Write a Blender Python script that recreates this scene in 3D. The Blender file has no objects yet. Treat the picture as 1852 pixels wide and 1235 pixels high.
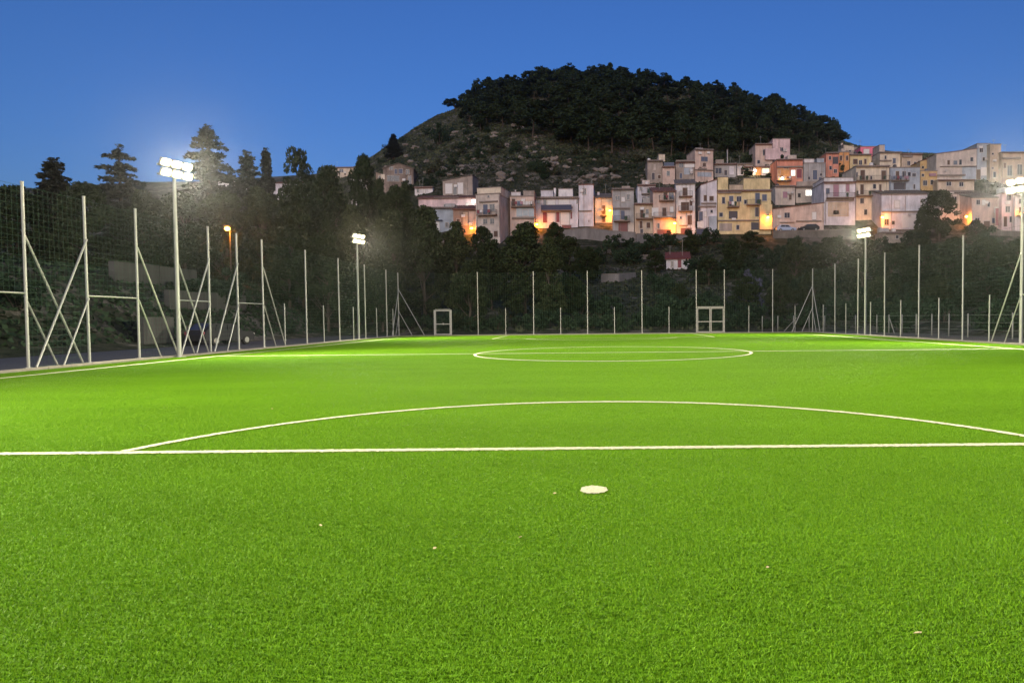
import bpy, bmesh, math, random
import numpy as np
from mathutils import Vector, Matrix, Euler

random.seed(7)
rng = np.random.default_rng(11)
scene = bpy.context.scene
COL = scene.collection

# ------------------------------------------------------------------ camera
F, CX, CY, CAM_H = 1200.0, 1063.0, 616.5, 1.5       # focal length and principal point of the photograph, in its pixels
PITCH, ROLL = math.atan(40 / 1200), 0.0094
cam = bpy.data.cameras.new('camera')
cam_ob = bpy.data.objects.new('camera', cam)
COL.objects.link(cam_ob)
scene.camera = cam_ob
cam.sensor_width = 36.0
cam.lens = 36.0 * F / 1852.0
cam.shift_x = -(CX - 926.0) / 1852.0
cam.shift_y = (CY - 617.5) / 1852.0
cam.clip_start, cam.clip_end = 0.1, 3000
cam_ob.matrix_world = Matrix.Translation((0, 0, CAM_H)) @ Matrix.Rotation(math.pi / 2 - PITCH, 4, 'X') @ Matrix.Rotation(-ROLL, 4, 'Z')

# ------------------------------------------------------------------ sky, dusk light, exposure
world = bpy.data.worlds.new('World')
scene.world = world
world.use_nodes = True
wn, wl = world.node_tree.nodes, world.node_tree.links
sky = wn.new('ShaderNodeTexSky')
sky.sky_type = 'NISHITA'
sky.sun_disc = False
sky.sun_elevation = math.radians(2.0)
sky.sun_rotation = math.radians(180)
sky.air_density, sky.dust_density, sky.ozone_density = 1.0, 0.2, 4.5
tint = wn.new('ShaderNodeVectorMath')
tint.operation = 'MULTIPLY'
tint.inputs[1].default_value = (1.22, 0.86, 1.0)          # twilight sky a little more violet than the model gives
wl.new(sky.outputs[0], tint.inputs[0])
wl.new(tint.outputs[0], wn['Background'].inputs[0])
wn['Background'].inputs[1].default_value = 0.15
sun = bpy.data.lights.new('sun', 'SUN')
sun_ob = bpy.data.objects.new('sun', sun)
COL.objects.link(sun_ob)
sun.energy, sun.angle, sun.color = 0.75, math.radians(50), (1.0, 0.88, 0.76)
sun_ob.rotation_euler = Vector((0.25, 1.0, -0.42)).to_track_quat('-Z', 'Y').to_euler()
scene.view_settings.view_transform = 'Standard'
scene.view_settings.look = 'None'
scene.view_settings.gamma = 1
scene.view_settings.use_curve_mapping = False
scene.view_settings.exposure = 1.4
FLOOD_POWER = 22500.0
SPILL_POWER = 3200.0

# ------------------------------------------------------------------ helpers
def ray(px, py):
    dx, dy = px - CX, py - CY
    x = dx * math.cos(ROLL) - dy * math.sin(ROLL)
    y = dx * math.sin(ROLL) + dy * math.cos(ROLL)
    u, v = x / F, y / F
    fy = math.cos(PITCH) - v * math.sin(PITCH)
    fz = -math.sin(PITCH) - v * math.cos(PITCH)
    return u / fy, fz / fy                      # X and Z per metre of Y
def at(px, py, Y):
    a, b = ray(px, py)
    return a * Y, CAM_H + b * Y

MATS = {}
def mat(name, color, rough=0.8, var=0.15, scale=3.0, metal=0.0, bump=0.0, spec=0.3, color2=None, emit=None, detail=5.0, streak=0.0):
    if name in MATS:
        return MATS[name]
    m = bpy.data.materials.new(name)
    m.use_nodes = True
    n, l = m.node_tree.nodes, m.node_tree.links
    b = n['Principled BSDF']
    b.inputs['Roughness'].default_value = rough
    b.inputs['Metallic'].default_value = metal
    b.inputs['Specular IOR Level'].default_value = spec
    tc = n.new('ShaderNodeTexCoord')
    nz = n.new('ShaderNodeTexNoise')
    nz.inputs['Scale'].default_value = scale
    nz.inputs['Detail'].default_value = detail
    nz.inputs['Roughness'].default_value = 0.65
    if streak:
        mp = n.new('ShaderNodeMapping')
        mp.inputs['Scale'].default_value = (1, 1, streak)
        l.new(tc.outputs['Object'], mp.inputs[0]); l.new(mp.outputs[0], nz.inputs['Vector'])
    else:
        l.new(tc.outputs['Object'], nz.inputs['Vector'])
    rmp = n.new('ShaderNodeValToRGB')
    rmp.color_ramp.elements[0].position = 0.3
    rmp.color_ramp.elements[1].position = 0.7
    c2 = color2 or [min(1, c * (1 + var)) for c in color]
    rmp.color_ramp.elements[0].color = (*[c * (1 - var) for c in color], 1)
    rmp.color_ramp.elements[1].color = (*c2, 1)
    l.new(nz.outputs['Fac'], rmp.inputs[0])
    l.new(rmp.outputs[0], b.inputs['Base Color'])
    if bump:
        bp = n.new('ShaderNodeBump')
        bp.inputs['Strength'].default_value = bump
        bp.inputs['Distance'].default_value = 0.05
        l.new(nz.outputs['Fac'], bp.inputs['Height'])
        l.new(bp.outputs[0], b.inputs['Normal'])
    if emit:
        b.inputs['Emission Color'].default_value = (*emit[0], 1)
        b.inputs['Emission Strength'].default_value = emit[1]
    MATS[name] = m
    return m

def tag(o, label=None, cat=None, group=None, kind=None):
    if label: o['label'] = label
    if cat: o['category'] = cat
    if group: o['group'] = group
    if kind: o['kind'] = kind
    return o
def empty(name, loc=(0, 0, 0), rz=0.0, label=None, cat=None, group=None):
    o = bpy.data.objects.new(name, None)
    o.empty_display_size = 0.2
    COL.objects.link(o)
    o.location = loc
    o.rotation_euler = (0, 0, rz)
    return tag(o, label, cat, group)
def link_mesh(name, me, parent=None):
    o = bpy.data.objects.new(name, me)
    COL.objects.link(o)
    if parent: o.parent = parent
    return o
def mesh_np(name, V, faces, material, smooth=False):
    me = bpy.data.meshes.new(name)
    me.from_pydata([tuple(v) for v in V] if not isinstance(V, list) else V, [], faces)
    if material: me.materials.append(material)
    if smooth: me.shade_smooth()
    return me
def mesh_quads(name, V, k, material):
    """fast: V is (n*k,3); every k consecutive vertices form one face"""
    me = bpy.data.meshes.new(name)
    V = np.asarray(V, dtype=np.float32)
    n = len(V) // k
    me.vertices.add(len(V)); me.vertices.foreach_set('co', V.ravel())
    me.loops.add(n * k); me.loops.foreach_set('vertex_index', np.arange(n * k, dtype=np.int32))
    me.polygons.add(n)
    me.polygons.foreach_set('loop_start', np.arange(0, n * k, k, dtype=np.int32))
    me.polygons.foreach_set('loop_total', np.full(n, k, dtype=np.int32))
    if material: me.materials.append(material)
    me.update(calc_edges=True)
    return me

class MB:
    """collects simple solids into one mesh"""
    def __init__(self): self.v, self.f = [], []
    def box(self, x0, x1, y0, y1, z0, z1):
        i = len(self.v)
        self.v += [(x0, y0, z0), (x1, y0, z0), (x1, y1, z0), (x0, y1, z0), (x0, y0, z1), (x1, y0, z1), (x1, y1, z1), (x0, y1, z1)]
        self.f += [(i, i+3, i+2, i+1), (i+4, i+5, i+6, i+7), (i, i+1, i+5, i+4), (i+1, i+2, i+6, i+5), (i+2, i+3, i+7, i+6), (i+3, i, i+4, i+7)]
        return self
    def prism(self, poly, y0, y1):
        """polygon in x,z (counter-clockwise seen from -y) extruded along y"""
        i, n = len(self.v), len(poly)
        self.v += [(x, y0, z) for x, z in poly] + [(x, y1, z) for x, z in poly]
        self.f += [tuple(range(i, i+n)), tuple(range(i+2*n-1, i+n-1, -1))]
        self.f += [(i+k, i+n+k, i+n+(k+1) % n, i+(k+1) % n) for k in range(n)]
        return self
    def slab(self, pts, th):
        """four corner points (top), thickness downwards"""
        i = len(self.v)
        self.v += [tuple(p) for p in pts] + [(p[0], p[1], p[2]-th) for p in pts]
        self.f += [(i, i+1, i+2, i+3), (i+7, i+6, i+5, i+4)] + [(i+k, i+4+k, i+4+(k+1) % 4, i+(k+1) % 4) for k in range(4)]
        return self
    def tube(self, p, q, r0, r1=None, n=8):
        r1 = r0 if r1 is None else r1
        p, q = Vector(p), Vector(q)
        d = (q - p).normalized()
        a = d.cross(Vector((0, 0, 1)) if abs(d.z) < 0.95 else Vector((1, 0, 0))).normalized()
        b = d.cross(a)
        i = len(self.v)
        for c, r in ((p, r0), (q, r1)):
            for k in range(n):
                t = 2 * math.pi * k / n
                self.v.append(tuple(c + a * (r * math.cos(t)) + b * (r * math.sin(t))))
        self.f += [(i+k, i+(k+1) % n, i+n+(k+1) % n, i+n+k) for k in range(n)]
        self.f += [tuple(range(i+n-1, i-1, -1)), tuple(range(i+n, i+2*n))]
        return self
    def build(self, name, material, parent=None, smooth=False):
        me = bpy.data.meshes.new(name)
        me.from_pydata(self.v, [], self.f)
        me.materials.append(material)
        if smooth:
            me.shade_smooth()
            if hasattr(me, 'set_sharp_from_angle'): me.set_sharp_from_angle(angle=math.radians(40))
        return link_mesh(name, me, parent)

# ------------------------------------------------------------------ terrain shape
SIL_X = [-400, 100, 276, 560, 640, 680, 720, 760, 800, 825, 850, 900, 960, 1090, 1180, 1270, 1340, 1400, 1460, 1510, 1550, 1600, 1700, 1852, 2100]
SIL_Y = [350, 340, 332, 320, 306, 286, 259, 234, 213, 203, 186, 166, 152, 147, 156, 168, 188, 205, 224, 252, 268, 278, 284, 288, 310]
RIDGE = 330.0
def terrain(X, Y):
    X, Y = np.asarray(X, float), np.asarray(Y, float)
    Ys = np.maximum(Y, 40.0)
    az = X / Ys
    m = np.interp(az, [-0.8, -0.45, -0.3, -0.2], [0.5, 0.6, 0.9, 1.0])
    t = np.clip((Y - 68) / 69, 0, 1)
    z = 17.4 * t ** 1.3 + 0.56 * np.clip(Y - 137, 0, 48)
    z = z * m
    px = CX + F * az
    yh = 576 - 0.0094 * (px - CX)
    zr = (yh - np.interp(px, SIL_X, SIL_Y)) / F * RIDGE + CAM_H
    s = np.clip((Y - 185) / (RIDGE - 185), 0, 1)
    z = z * (1 - s) + zr * s - 0.35 * np.clip(Y - RIDGE, 0, 200)
    far = np.clip((Y - 70) / 60, 0, 1)
    bumps = (np.sin(X * 0.21 + Y * 0.13) * 0.5 + np.sin(X * 0.083 - Y * 0.19 + 1.3) * 0.8 + np.sin(X * 0.47 + 2 + Y * 0.39) * 0.25)
    hill = np.clip((Y - 185) / 40, 0, 1)
    z = z + bumps * (0.25 * far + 1.1 * hill * (1 - 0.8 * s))
    left = np.clip((-27.5 - X) * 0.75, 0, 5.4) * np.clip((95 - Y) / 25, 0, 1)
    right = np.clip((X - 29) * 0.25, 0, 4.0) * np.clip((95 - Y) / 25, 0, 1)
    z = np.maximum(z, np.maximum(left, right))
    return np.where(z < 0.02, -0.06, z)
def ground_z(x, y): return float(terrain(x, y))
_YS = np.arange(67.0, 420.0, 0.25)
def hit(px, py, y0=67.0):
    a, b = ray(px, py)
    Y = _YS[_YS >= y0]
    d = CAM_H + b * Y - terrain(a * Y, Y)
    k = np.argmax(d <= 0)
    return float(Y[k]) if d[k] <= 0 else None
# ------------------------------------------------------------------ ground, pitch
def grid_mesh(name, xs, ys, zf, material):
    XX, YY = np.meshgrid(xs, ys)
    V = np.stack([XX, YY, zf(XX, YY)], -1).reshape(-1, 3)
    nx, ny = len(xs), len(ys)
    i = np.arange(nx * ny).reshape(ny, nx)
    Q = np.stack([i[:-1, :-1], i[:-1, 1:], i[1:, 1:], i[1:, :-1]], -1).reshape(-1, 4)
    me = bpy.data.meshes.new(name)
    me.vertices.add(len(V)); me.vertices.foreach_set('co', V.astype(np.float32).ravel())
    me.loops.add(Q.size); me.loops.foreach_set('vertex_index', Q.astype(np.int32).ravel())
    me.polygons.add(len(Q))
    me.polygons.foreach_set('loop_start', np.arange(0, Q.size, 4, dtype=np.int32))
    me.polygons.foreach_set('loop_total', np.full(len(Q), 4, dtype=np.int32))
    me.materials.append(material)
    me.update(calc_edges=True)
    me.shade_smooth()
    return me

def terrain_material():
    m = bpy.data.materials.new('hillside_soil_and_scrub')
    m.use_nodes = True
    n, l = m.node_tree.nodes, m.node_tree.links
    b = n['Principled BSDF']
    b.inputs['Roughness'].default_value = 0.95
    b.inputs['Specular IOR Level'].default_value = 0.1
    g = n.new('ShaderNodeNewGeometry')
    big = n.new('ShaderNodeTexNoise'); big.inputs['Scale'].default_value = 0.045; big.inputs['Detail'].default_value = 6; big.inputs['Roughness'].default_value = 0.7
    fine = n.new('ShaderNodeTexNoise'); fine.inputs['Scale'].default_value = 0.38; fine.inputs['Detail'].default_value = 8; fine.inputs['Roughness'].default_value = 0.75
    l.new(g.outputs['Position'], big.inputs['Vector']); l.new(g.outputs['Position'], fine.inputs['Vector'])
    r1 = n.new('ShaderNodeValToRGB')
    e = r1.color_ramp.elements
    e[0].position, e[0].color = 0.44, (0.018, 0.026, 0.013, 1)
    e[1].position, e[1].color = 0.54, (0.050, 0.052, 0.034, 1)
    e.new(0.60).color = (0.15, 0.135, 0.112, 1)
    add = n.new('ShaderNodeMath'); add.operation = 'MULTIPLY_ADD'
    l.new(fine.outputs['Fac'], add.inputs[0]); add.inputs[1].default_value = 0.6
    sc = n.new('ShaderNodeMath'); sc.operation = 'MULTIPLY'; sc.inputs[1].default_value = 0.45
    l.new(big.outputs['Fac'], sc.inputs[0]); l.new(sc.outputs[0], add.inputs[2])
    l.new(add.outputs[0], r1.inputs[0])
    l.new(r1.outputs[0], b.inputs['Base Color'])
    bp = n.new('ShaderNodeBump'); bp.inputs['Strength'].default_value = 0.8; bp.inputs['Distance'].default_value = 1.0
    l.new(fine.outputs['Fac'], bp.inputs['Height']); l.new(bp.outputs[0], b.inputs['Normal'])
    return m
xs = np.concatenate([np.arange(-620, -140, 16), np.arange(-140, 140, 2.0), np.arange(140, 640, 16)])
ys = np.concatenate([np.arange(-120, 16, 8), np.arange(16, 345, 2.0), np.arange(345, 640, 16)])
tag(link_mesh('terrain', grid_mesh('terrain', xs, ys, terrain, terrain_material())), kind='structure')

TX0, TX1, TY0, TY1 = -17.9, 21.35, -14.0, 63.6           # turf
FXL, FXR, FY = -18.2, 21.7, 64.0                          # fence lines
MIDX, MIDY = 1.06, 29.0
def turf_material(name, blades):
    m = bpy.data.materials.new(name)
    m.use_nodes = True
    n, l = m.node_tree.nodes, m.node_tree.links
    b = n['Principled BSDF']
    b.inputs['Roughness'].default_value = 0.55 if blades else 0.9
    b.inputs['Specular IOR Level'].default_value = 0.05 if blades else 0.03
    g = n.new('ShaderNodeNewGeometry')
    r = n.new('ShaderNodeValToRGB')
    e = r.color_ramp.elements
    if blades:
        e[0].position, e[0].color = 0.0, (0.055, 0.140, 0.0040, 1)
        e[1].position, e[1].color = 1.0, (0.112, 0.212, 0.006, 1)
        e.new(0.5).color = (0.078, 0.178, 0.005, 1)
        l.new(g.outputs['Random Per Island'], r.inputs[0])
    else:
        nz = n.new('ShaderNodeTexNoise'); nz.inputs['Scale'].default_value = 60; nz.inputs['Detail'].default_value = 4
        l.new(g.outputs['Position'], nz.inputs['Vector'])
        e[0].position, e[0].color = 0.3, (0.045, 0.110, 0.004, 1)
        e[1].position, e[1].color = 0.7, (0.075, 0.165, 0.006, 1)
        l.new(nz.outputs['Fac'], r.inputs[0])
    # worn and brushed patches of the pile
    bigp = n.new('ShaderNodeTexNoise'); bigp.inputs['Scale'].default_value = 0.35; bigp.inputs['Detail'].default_value = 5; bigp.inputs['Roughness'].default_value = 0.6
    stre = n.new('ShaderNodeVectorMath'); stre.operation = 'MULTIPLY'; stre.inputs[1].default_value = (0.55, 1.8, 1)
    l.new(g.outputs['Position'], stre.inputs[0]); l.new(stre.outputs[0], bigp.inputs['Vector'])
    mr = n.new('ShaderNodeMapRange'); mr.inputs[1].default_value = 0.3; mr.inputs[2].default_value = 0.7; mr.inputs[3].default_value = 0.89; mr.inputs[4].default_value = 1.08
    l.new(bigp.outputs['Fac'], mr.inputs[0])
    mx = n.new('ShaderNodeVectorMath'); mx.operation = 'SCALE'
    l.new(r.outputs[0], mx.inputs[0]); l.new(mr.outputs[0], mx.inputs['Scale'])
    l.new(mx.outputs[0], b.inputs['Base Color'])
    return m
pitch = MB().slab([(TX0, TY0, 0), (TX1, TY0, 0), (TX1, TY1, 0), (TX0, TY1, 0)], 0.05).build('pitch', turf_material('turf_backing', False))
tag(pitch, kind='structure')

# grass pile: one square metre of blades, repeated over the pitch with quarter turns
NB = 17000
bx, by = rng.random(NB) - 0.5, rng.random(NB) - 0.5
ba = rng.random(NB) * 2 * math.pi
bh = rng.uniform(0.010, 0.019, NB)
lean = rng.uniform(0.2, 1.3, NB) * bh
la = rng.random(NB) * 2 * math.pi
w = rng.uniform(0.0013, 0.0026, NB)
dx, dy = np.cos(ba) * w, np.sin(ba) * w
lx, ly = np.cos(la) * lean, np.sin(la) * lean
z0 = np.zeros(NB)
P = [np.stack(p, -1) for p in (
    (bx - dx, by - dy, z0), (bx + dx, by + dy, z0),
    (bx + dx * .8 + lx * .35, by + dy * .8 + ly * .35, bh * .6), (bx - dx * .8 + lx * .35, by - dy * .8 + ly * .35, bh * .6),
    (bx + lx, by + ly, bh))]
V = np.stack(P, 1).reshape(-1, 3)
me = bpy.data.meshes.new('grass_blades')
me.vertices.add(len(V)); me.vertices.foreach_set('co', V.astype(np.float32).ravel())
base = (np.arange(NB) * 5)[:, None]
loops = np.concatenate([base + np.array([0, 1, 2, 3]), base + np.array([3, 2, 4])], 1).astype(np.int32)
me.loops.add(loops.size); me.loops.foreach_set('vertex_index', loops.ravel())
st = (np.arange(NB) * 7)[:, None] + np.array([0, 4])
me.polygons.add(2 * NB)
me.polygons.foreach_set('loop_start', st.astype(np.int32).ravel())
me.polygons.foreach_set('loop_total', np.tile(np.array([4, 3], dtype=np.int32), NB))
me.materials.append(turf_material('turf_fibre', True))
me.update(calc_edges=True)
grass = tag(link_mesh('grass_blades', me), label='short green artificial grass fibres covering the floodlit pitch', cat='grass', kind='stuff')
ng = bpy.data.node_groups.new('grass_tiles', 'GeometryNodeTree')
ng.interface.new_socket('Geometry', in_out='INPUT', socket_type='NodeSocketGeometry')
ng.interface.new_socket('Geometry', in_out='OUTPUT', socket_type='NodeSocketGeometry')
gi, go = ng.nodes.new('NodeGroupInput'), ng.nodes.new('NodeGroupOutput')
gx, gy = 39, 66
grd = ng.nodes.new('GeometryNodeMeshGrid')
grd.inputs['Size X'].default_value, grd.inputs['Size Y'].default_value = gx - 1, gy - 1
grd.inputs['Vertices X'].default_value, grd.inputs['Vertices Y'].default_value = gx, gy
tr = ng.nodes.new('GeometryNodeTransform')
tr.inputs['Translation'].default_value = ((TX0 + TX1) / 2, TY1 - gy / 2, 0.0)
iop = ng.nodes.new('GeometryNodeInstanceOnPoints')
rv = ng.nodes.new('FunctionNodeRandomValue'); rv.data_type = 'INT'
rv.inputs['Min'].default_value = 0  # float slots unused
for s_ in rv.inputs:
    if s_.type == 'INT' and s_.name == 'Min': s_.default_value = 0
    if s_.type == 'INT' and s_.name == 'Max': s_.default_value = 3
ml = ng.nodes.new('ShaderNodeMath'); ml.operation = 'MULTIPLY'; ml.inputs[1].default_value = math.pi / 2
cmb = ng.nodes.new('ShaderNodeCombineXYZ')
L = ng.links
L.new(grd.outputs['Mesh'], tr.inputs['Geometry']); L.new(tr.outputs[0], iop.inputs['Points'])
L.new(gi.outputs[0], iop.inputs['Instance'])
L.new([o for o in rv.outputs if o.type == 'INT'][0], ml.inputs[0]); L.new(ml.outputs[0], cmb.inputs['Z']); L.new(cmb.outputs[0], iop.inputs['Rotation'])
L.new(iop.outputs[0], go.inputs[0])
md = grass.modifiers.new('tiles', 'NODES'); md.node_group = ng

# ---- white markings: strips of white fibre a little above the green pile
M_LINE = mat('white_line_fibre', (0.30, 0.288, 0.195), 0.9, 0.28, 38, bump=0.6)
ZL = 0.0195
def strip(name, pts, width, closed=False, label=None):
    pts = np.array(pts, float)
    n = len(pts)
    nxt = np.roll(pts, -1, 0) if closed else np.concatenate([pts[1:], pts[-1:] * 2 - pts[-2:-1]])
    prv = np.roll(pts, 1, 0) if closed else np.concatenate([pts[:1] * 2 - pts[1:2], pts[:-1]])
    t = nxt - prv
    t /= np.linalg.norm(t, axis=1)[:, None]
    nn = np.stack([-t[:, 1], t[:, 0]], 1)
    ja = width / 2 + rng.normal(0, 0.007, n)[:, None]
    jb = width / 2 + rng.normal(0, 0.007, n)[:, None]
    A, B = pts + nn * ja, pts - nn * jb
    v, f = [], []
    for a, b in zip(A, B):
        v += [(a[0], a[1], ZL), (b[0], b[1], ZL), (a[0], a[1], ZL - 0.006), (b[0], b[1], ZL - 0.006)]
    for i in range(n if closed else n - 1):
        j = (i + 1) % n
        a, b = 4 * i, 4 * j
        f += [(a, a+1, b+1, b), (a, b, b+2, a+2), (a+1, a+3, b+3, b+1)]
    me = mesh_np(name, v, f, M_LINE)
    o = link_mesh(name, me)
    tag(o, kind='structure')
    if label: o['label'] = label
    return o
def seg(p, q, step=0.06):
    n = max(2, int(math.dist(p, q) / step))
    return [(p[0] + (q[0]-p[0]) * i / n, p[1] + (q[1]-p[1]) * i / n) for i in range(n + 1)]
LW = 0.122
TLX, TRX, GLN, GLF = -16.2, 18.7, -3.2, 61.2
strip('touchline', seg((TLX, GLN), (TLX, GLF), 0.2), LW, label='white touchline along the left fence')
strip('touchline', seg((TRX, GLN), (TRX, GLF), 0.2), LW, label='white touchline along the right fence')
strip('goal_line', seg((TLX + LW, GLF), (TRX - LW, GLF), 0.2), LW, label='white goal line at the far end')
strip('halfway_line', seg((TLX + LW, MIDY), (TRX - LW, MIDY), 0.12), LW, label='white halfway line across the pitch')
CR = 5.92
ZL += 0.003
strip('centre_circle', [(MIDX + CR * math.cos(a), MIDY + CR * math.sin(a)) for a in np.linspace(0, 2 * math.pi, 420, endpoint=False)], LW, True, 'white centre circle on the pitch')
ZL -= 0.003
BXL, BXR, BNEAR, BFAR = -7.35, 9.75, 7.58, 51.0
strip('penalty_box_line', seg((BXL, BNEAR), (BXR, BNEAR), 0.03), LW, label='white front line of the near penalty box')
SPX, SPY = 0.04, 5.73
ZL += 0.003
h0 = math.asin((BNEAR + LW * 0.4 - 6.2) / 5.62)
strip('penalty_arc', [(0.05 + 5.62 * math.cos(a), 6.2 + 5.62 * math.sin(a)) for a in np.linspace(h0, math.pi - h0, 420)], LW * 0.9, label='white arc bulging from the near penalty box')
ZL -= 0.003
strip('penalty_box_line', seg((BXL, BFAR), (BXR, BFAR), 0.2), LW, label='white front line of the far penalty box')
strip('penalty_box_line', seg((BXL, BFAR + LW), (BXL, GLF - LW), 0.2), LW, label='white left side line of the far penalty box')
strip('penalty_box_line', seg((BXR, BFAR + LW), (BXR, GLF - LW), 0.2), LW, label='white right side line of the far penalty box')
ZL += 0.003
h0 = math.asin((52.6 - BFAR + LW * 0.4) / 6.05)
strip('penalty_arc', [(MIDX + 6.05 * math.cos(a), 52.6 - 6.05 * math.sin(a)) for a in np.linspace(h0, math.pi - h0, 120)], LW * 0.9, label='white arc at the far penalty box')
ZL -= 0.003
nn_ = 40
rr = 0.115 + rng.normal(0, 0.006, nn_)
an = np.linspace(0, 2 * math.pi, nn_, endpoint=False)
v = [(SPX + r * math.cos(a), SPY + r * 1.1 * math.sin(a), z) for z in (ZL, ZL - 0.006) for r, a in zip(rr, an)]
f = [tuple(range(nn_))] + [(i, nn_ + i, nn_ + (i+1) % nn_, (i+1) % nn_) for i in range(nn_)]
spot = link_mesh('penalty_spot', mesh_np('penalty_spot', v, f, M_LINE))
tag(spot, kind='structure'); spot['label'] = 'white penalty spot in the foreground turf'
# fallen leaves and paper scraps lying on the pile
M_SCRAP = mat('dry_leaf', (0.30, 0.25, 0.13), 0.8, 0.2, 20)
for k, (px, py, s_) in enumerate([(580, 945, 0.018), (786, 986, 0.014), (941, 966, 0.013), (1003, 888, 0.014), (1660, 1137, 0.02), (492, 737, 0.03), (1388, 1020, 0.01)]):
    a, b = ray(px, py)
    Y = (CAM_H - 0.035) / -b
    a0 = random.random() * 6.28
    pts = [(math.cos(a0 + t) * s_ * r, math.sin(a0 + t) * s_ * r, 0.008 * math.sin(3 * t)) for t, r in ((0, 1.2), (0.9, .55), (2.2, .6), (3.14, 1.1), (4.1, .6), (5.3, .5))]
    o = link_mesh('fallen_leaf', mesh_np('fallen_leaf', pts + [(x, y, z - 0.004) for x, y, z in pts], [(0, 1, 2, 3, 4, 5), (11, 10, 9, 8, 7, 6)] + [(i, 6 + i, 6 + (i+1) % 6, (i+1) % 6) for i in range(6)], M_SCRAP))
    o.location = (a * Y, Y, 0.021)
    tag(o, 'small pale dry leaf lying on the turf', 'leaf', 'dry leaves scattered on the turf')

# ---- kerbs, road beside the left fence, verge beside the right fence
M_KERB = mat('concrete_kerb', (0.20, 0.18, 0.145), 0.9, 0.18, 2.5, bump=0.2)
for nm, args in (('kerb', (FXL - 0.12, FXL + 0.28, -14, FY + 0.3)), ('kerb', (FXR - 0.28, FXR + 0.12, -14, FY + 0.3))):
    x0, x1, y0, y1 = args
    mb = MB()
    y = y0
    while y < y1 - 0.01:
        ye = min(y + 1.0, y1)
        mb.box(x0, x1, y + 0.006, ye - 0.006, -0.1, 0.07 + random.uniform(-.004, .004)); y = ye
    tag(mb.build('kerb', M_KERB), kind='structure')
mb = MB()
x = FXL + 0.29
while x < FXR - 0.3:
    xe = min(x + 1.0, FXR - 0.29); mb.box(x + 0.006, xe - 0.006, FY - 0.28, FY + 0.28, -0.1, 0.07 + random.uniform(-.004, .004)); x = xe
tag(mb.build('kerb', M_KERB), kind='structure')
M_ASPH = mat('asphalt', (0.052, 0.055, 0.062), 0.85, 0.3, 6, bump=0.15)
tag(MB().slab([(-27.2, -40, -0.02), (FXL - 0.13, -40, -0.02), (FXL - 0.13, 72, -0.02), (-27.2, 72, -0.02)], 0.03).build('road', M_ASPH), kind='structure')
M_DIRT = mat('gravel_verge', (0.10, 0.09, 0.07), 0.95, 0.35, 5, bump=0.3)
tag(MB().slab([(FXR + 0.13, -40, -0.02), (29, -40, -0.02), (29, 70, -0.02), (FXR + 0.13, 70, -0.02)], 0.03).build('verge', M_DIRT), kind='structure')

# ------------------------------------------------------------------ fences
M_STEEL = mat('galvanised_steel', (0.26, 0.26, 0.24), 0.45, 0.12, 1.2, metal=0.35, streak=0.3)
M_NET = mat('green_netting', (0.035, 0.075, 0.05), 0.8, 0.1, 1)
TALL, SHORT = 6.0, 2.5
def shared(name, mb):
    me = bpy.data.meshes.new(name)
    me.from_pydata(mb.v, [], mb.f); me.materials.append(M_STEEL); me.shade_smooth()
    me.set_sharp_from_angle(angle=math.radians(40))
    return me
ME_TALL = shared('post', MB().tube((0, 0, 0), (0, 0, TALL), 0.048, n=10).tube((0, 0, TALL), (0, 0, TALL + 0.03), 0.054, n=10).box(-.1, .1, -.1, .1, 0.005, 0.02))
ME_SHORT = shared('post', MB().tube((0, 0, 0), (0, 0, SHORT), 0.039, n=10).tube((0, 0, SHORT), (0, 0, SHORT + 0.02), 0.05, n=10).box(-.08, .08, -.08, .08, 0.005, 0.02))
def fence(label, loc):
    return empty('perimeter_fence', loc, 0, label, 'fence', 'tall netted fences around the pitch')
def post(f, x, y, me=ME_TALL):
    o = link_mesh('post', me, f); o.location = (x - f.location.x, y - f.location.y, 0.07); o.rotation_euler = (random.uniform(-.004, .004), random.uniform(-.004, .004), random.uniform(0, 6)); return o
def bar(f, p, q, r=0.03, name='brace'):
    L_ = f.location
    return MB().tube(Vector(p) - L_, Vector(q) - L_, r, n=8).build(name, M_STEEL, f, True)
def netting(f, p, q, z0, z1, step=0.2):
    p, q = Vector((*p, 0)) - f.location, Vector((*q, 0)) - f.location
    d = q - p
    n = max(1, round(d.length / step))
    mb = MB()
    for i in range(1, n):
        a = p + d * (i / n); mb.tube((a.x, a.y, z0), (a.x, a.y, z1), 0.0034, n=3)
    k = round((z1 - z0) / step)
    for j in range(k + 1):
        z = z0 + (z1 - z0) * j / k
        mb.tube((p.x, p.y, z), (q.x, q.y, z), 0.006 if j in (0, k) else 0.0034, n=3)
    return mb.build('netting', M_NET, f)
def cable(f, p, q, z):
    return bar(f, (*p, z), (*q, z), 0.008, 'tension_cable')

# left fence: braced pairs beside the openings, then regular bays
fl = fence('tall netted fence of steel posts along the left touchline beside the road', (FXL, 30, 0))
LT = [16.3, 18.9, 21.55, 24.2, 26.9, 29.5, 32.0, 34.6, 37.3, 43.0, 48.7, 54.4, 60.2]
LSH = [39.9, 45.8, 51.6, 57.3, 62.1]
for y in LT: post(fl, FXL, y)
for y in LSH: post(fl, FXL, y, ME_SHORT)
for a, b in ((18.9, 21.55), (24.2, 26.9), (29.5, 32.0), (34.6, 37.3)):
    bar(fl, (FXL, a, 2.5), (FXL, b, 2.5), 0.028, 'crossbar')
def brace(f, x, y, dx, dy, long=True, short=True):
    if long: bar(f, (x, y, 4.55), (x + dx, y + dy, 0.08), 0.036)
    if short: bar(f, (x, y, 2.42), (x + dx * .52, y + dy * .52, 0.08), 0.03)
E_ = 0.05
brace(fl, FXL + E_, 26.9, 0, 2.45); brace(fl, FXL + E_, 32.0, 0, -2.4); brace(fl, FXL - E_, 29.5, 0, 2.4)
brace(fl, FXL + E_, 34.6, 0, -2.35); brace(fl, FXL + E_, 37.3, 0, 2.5)
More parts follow.
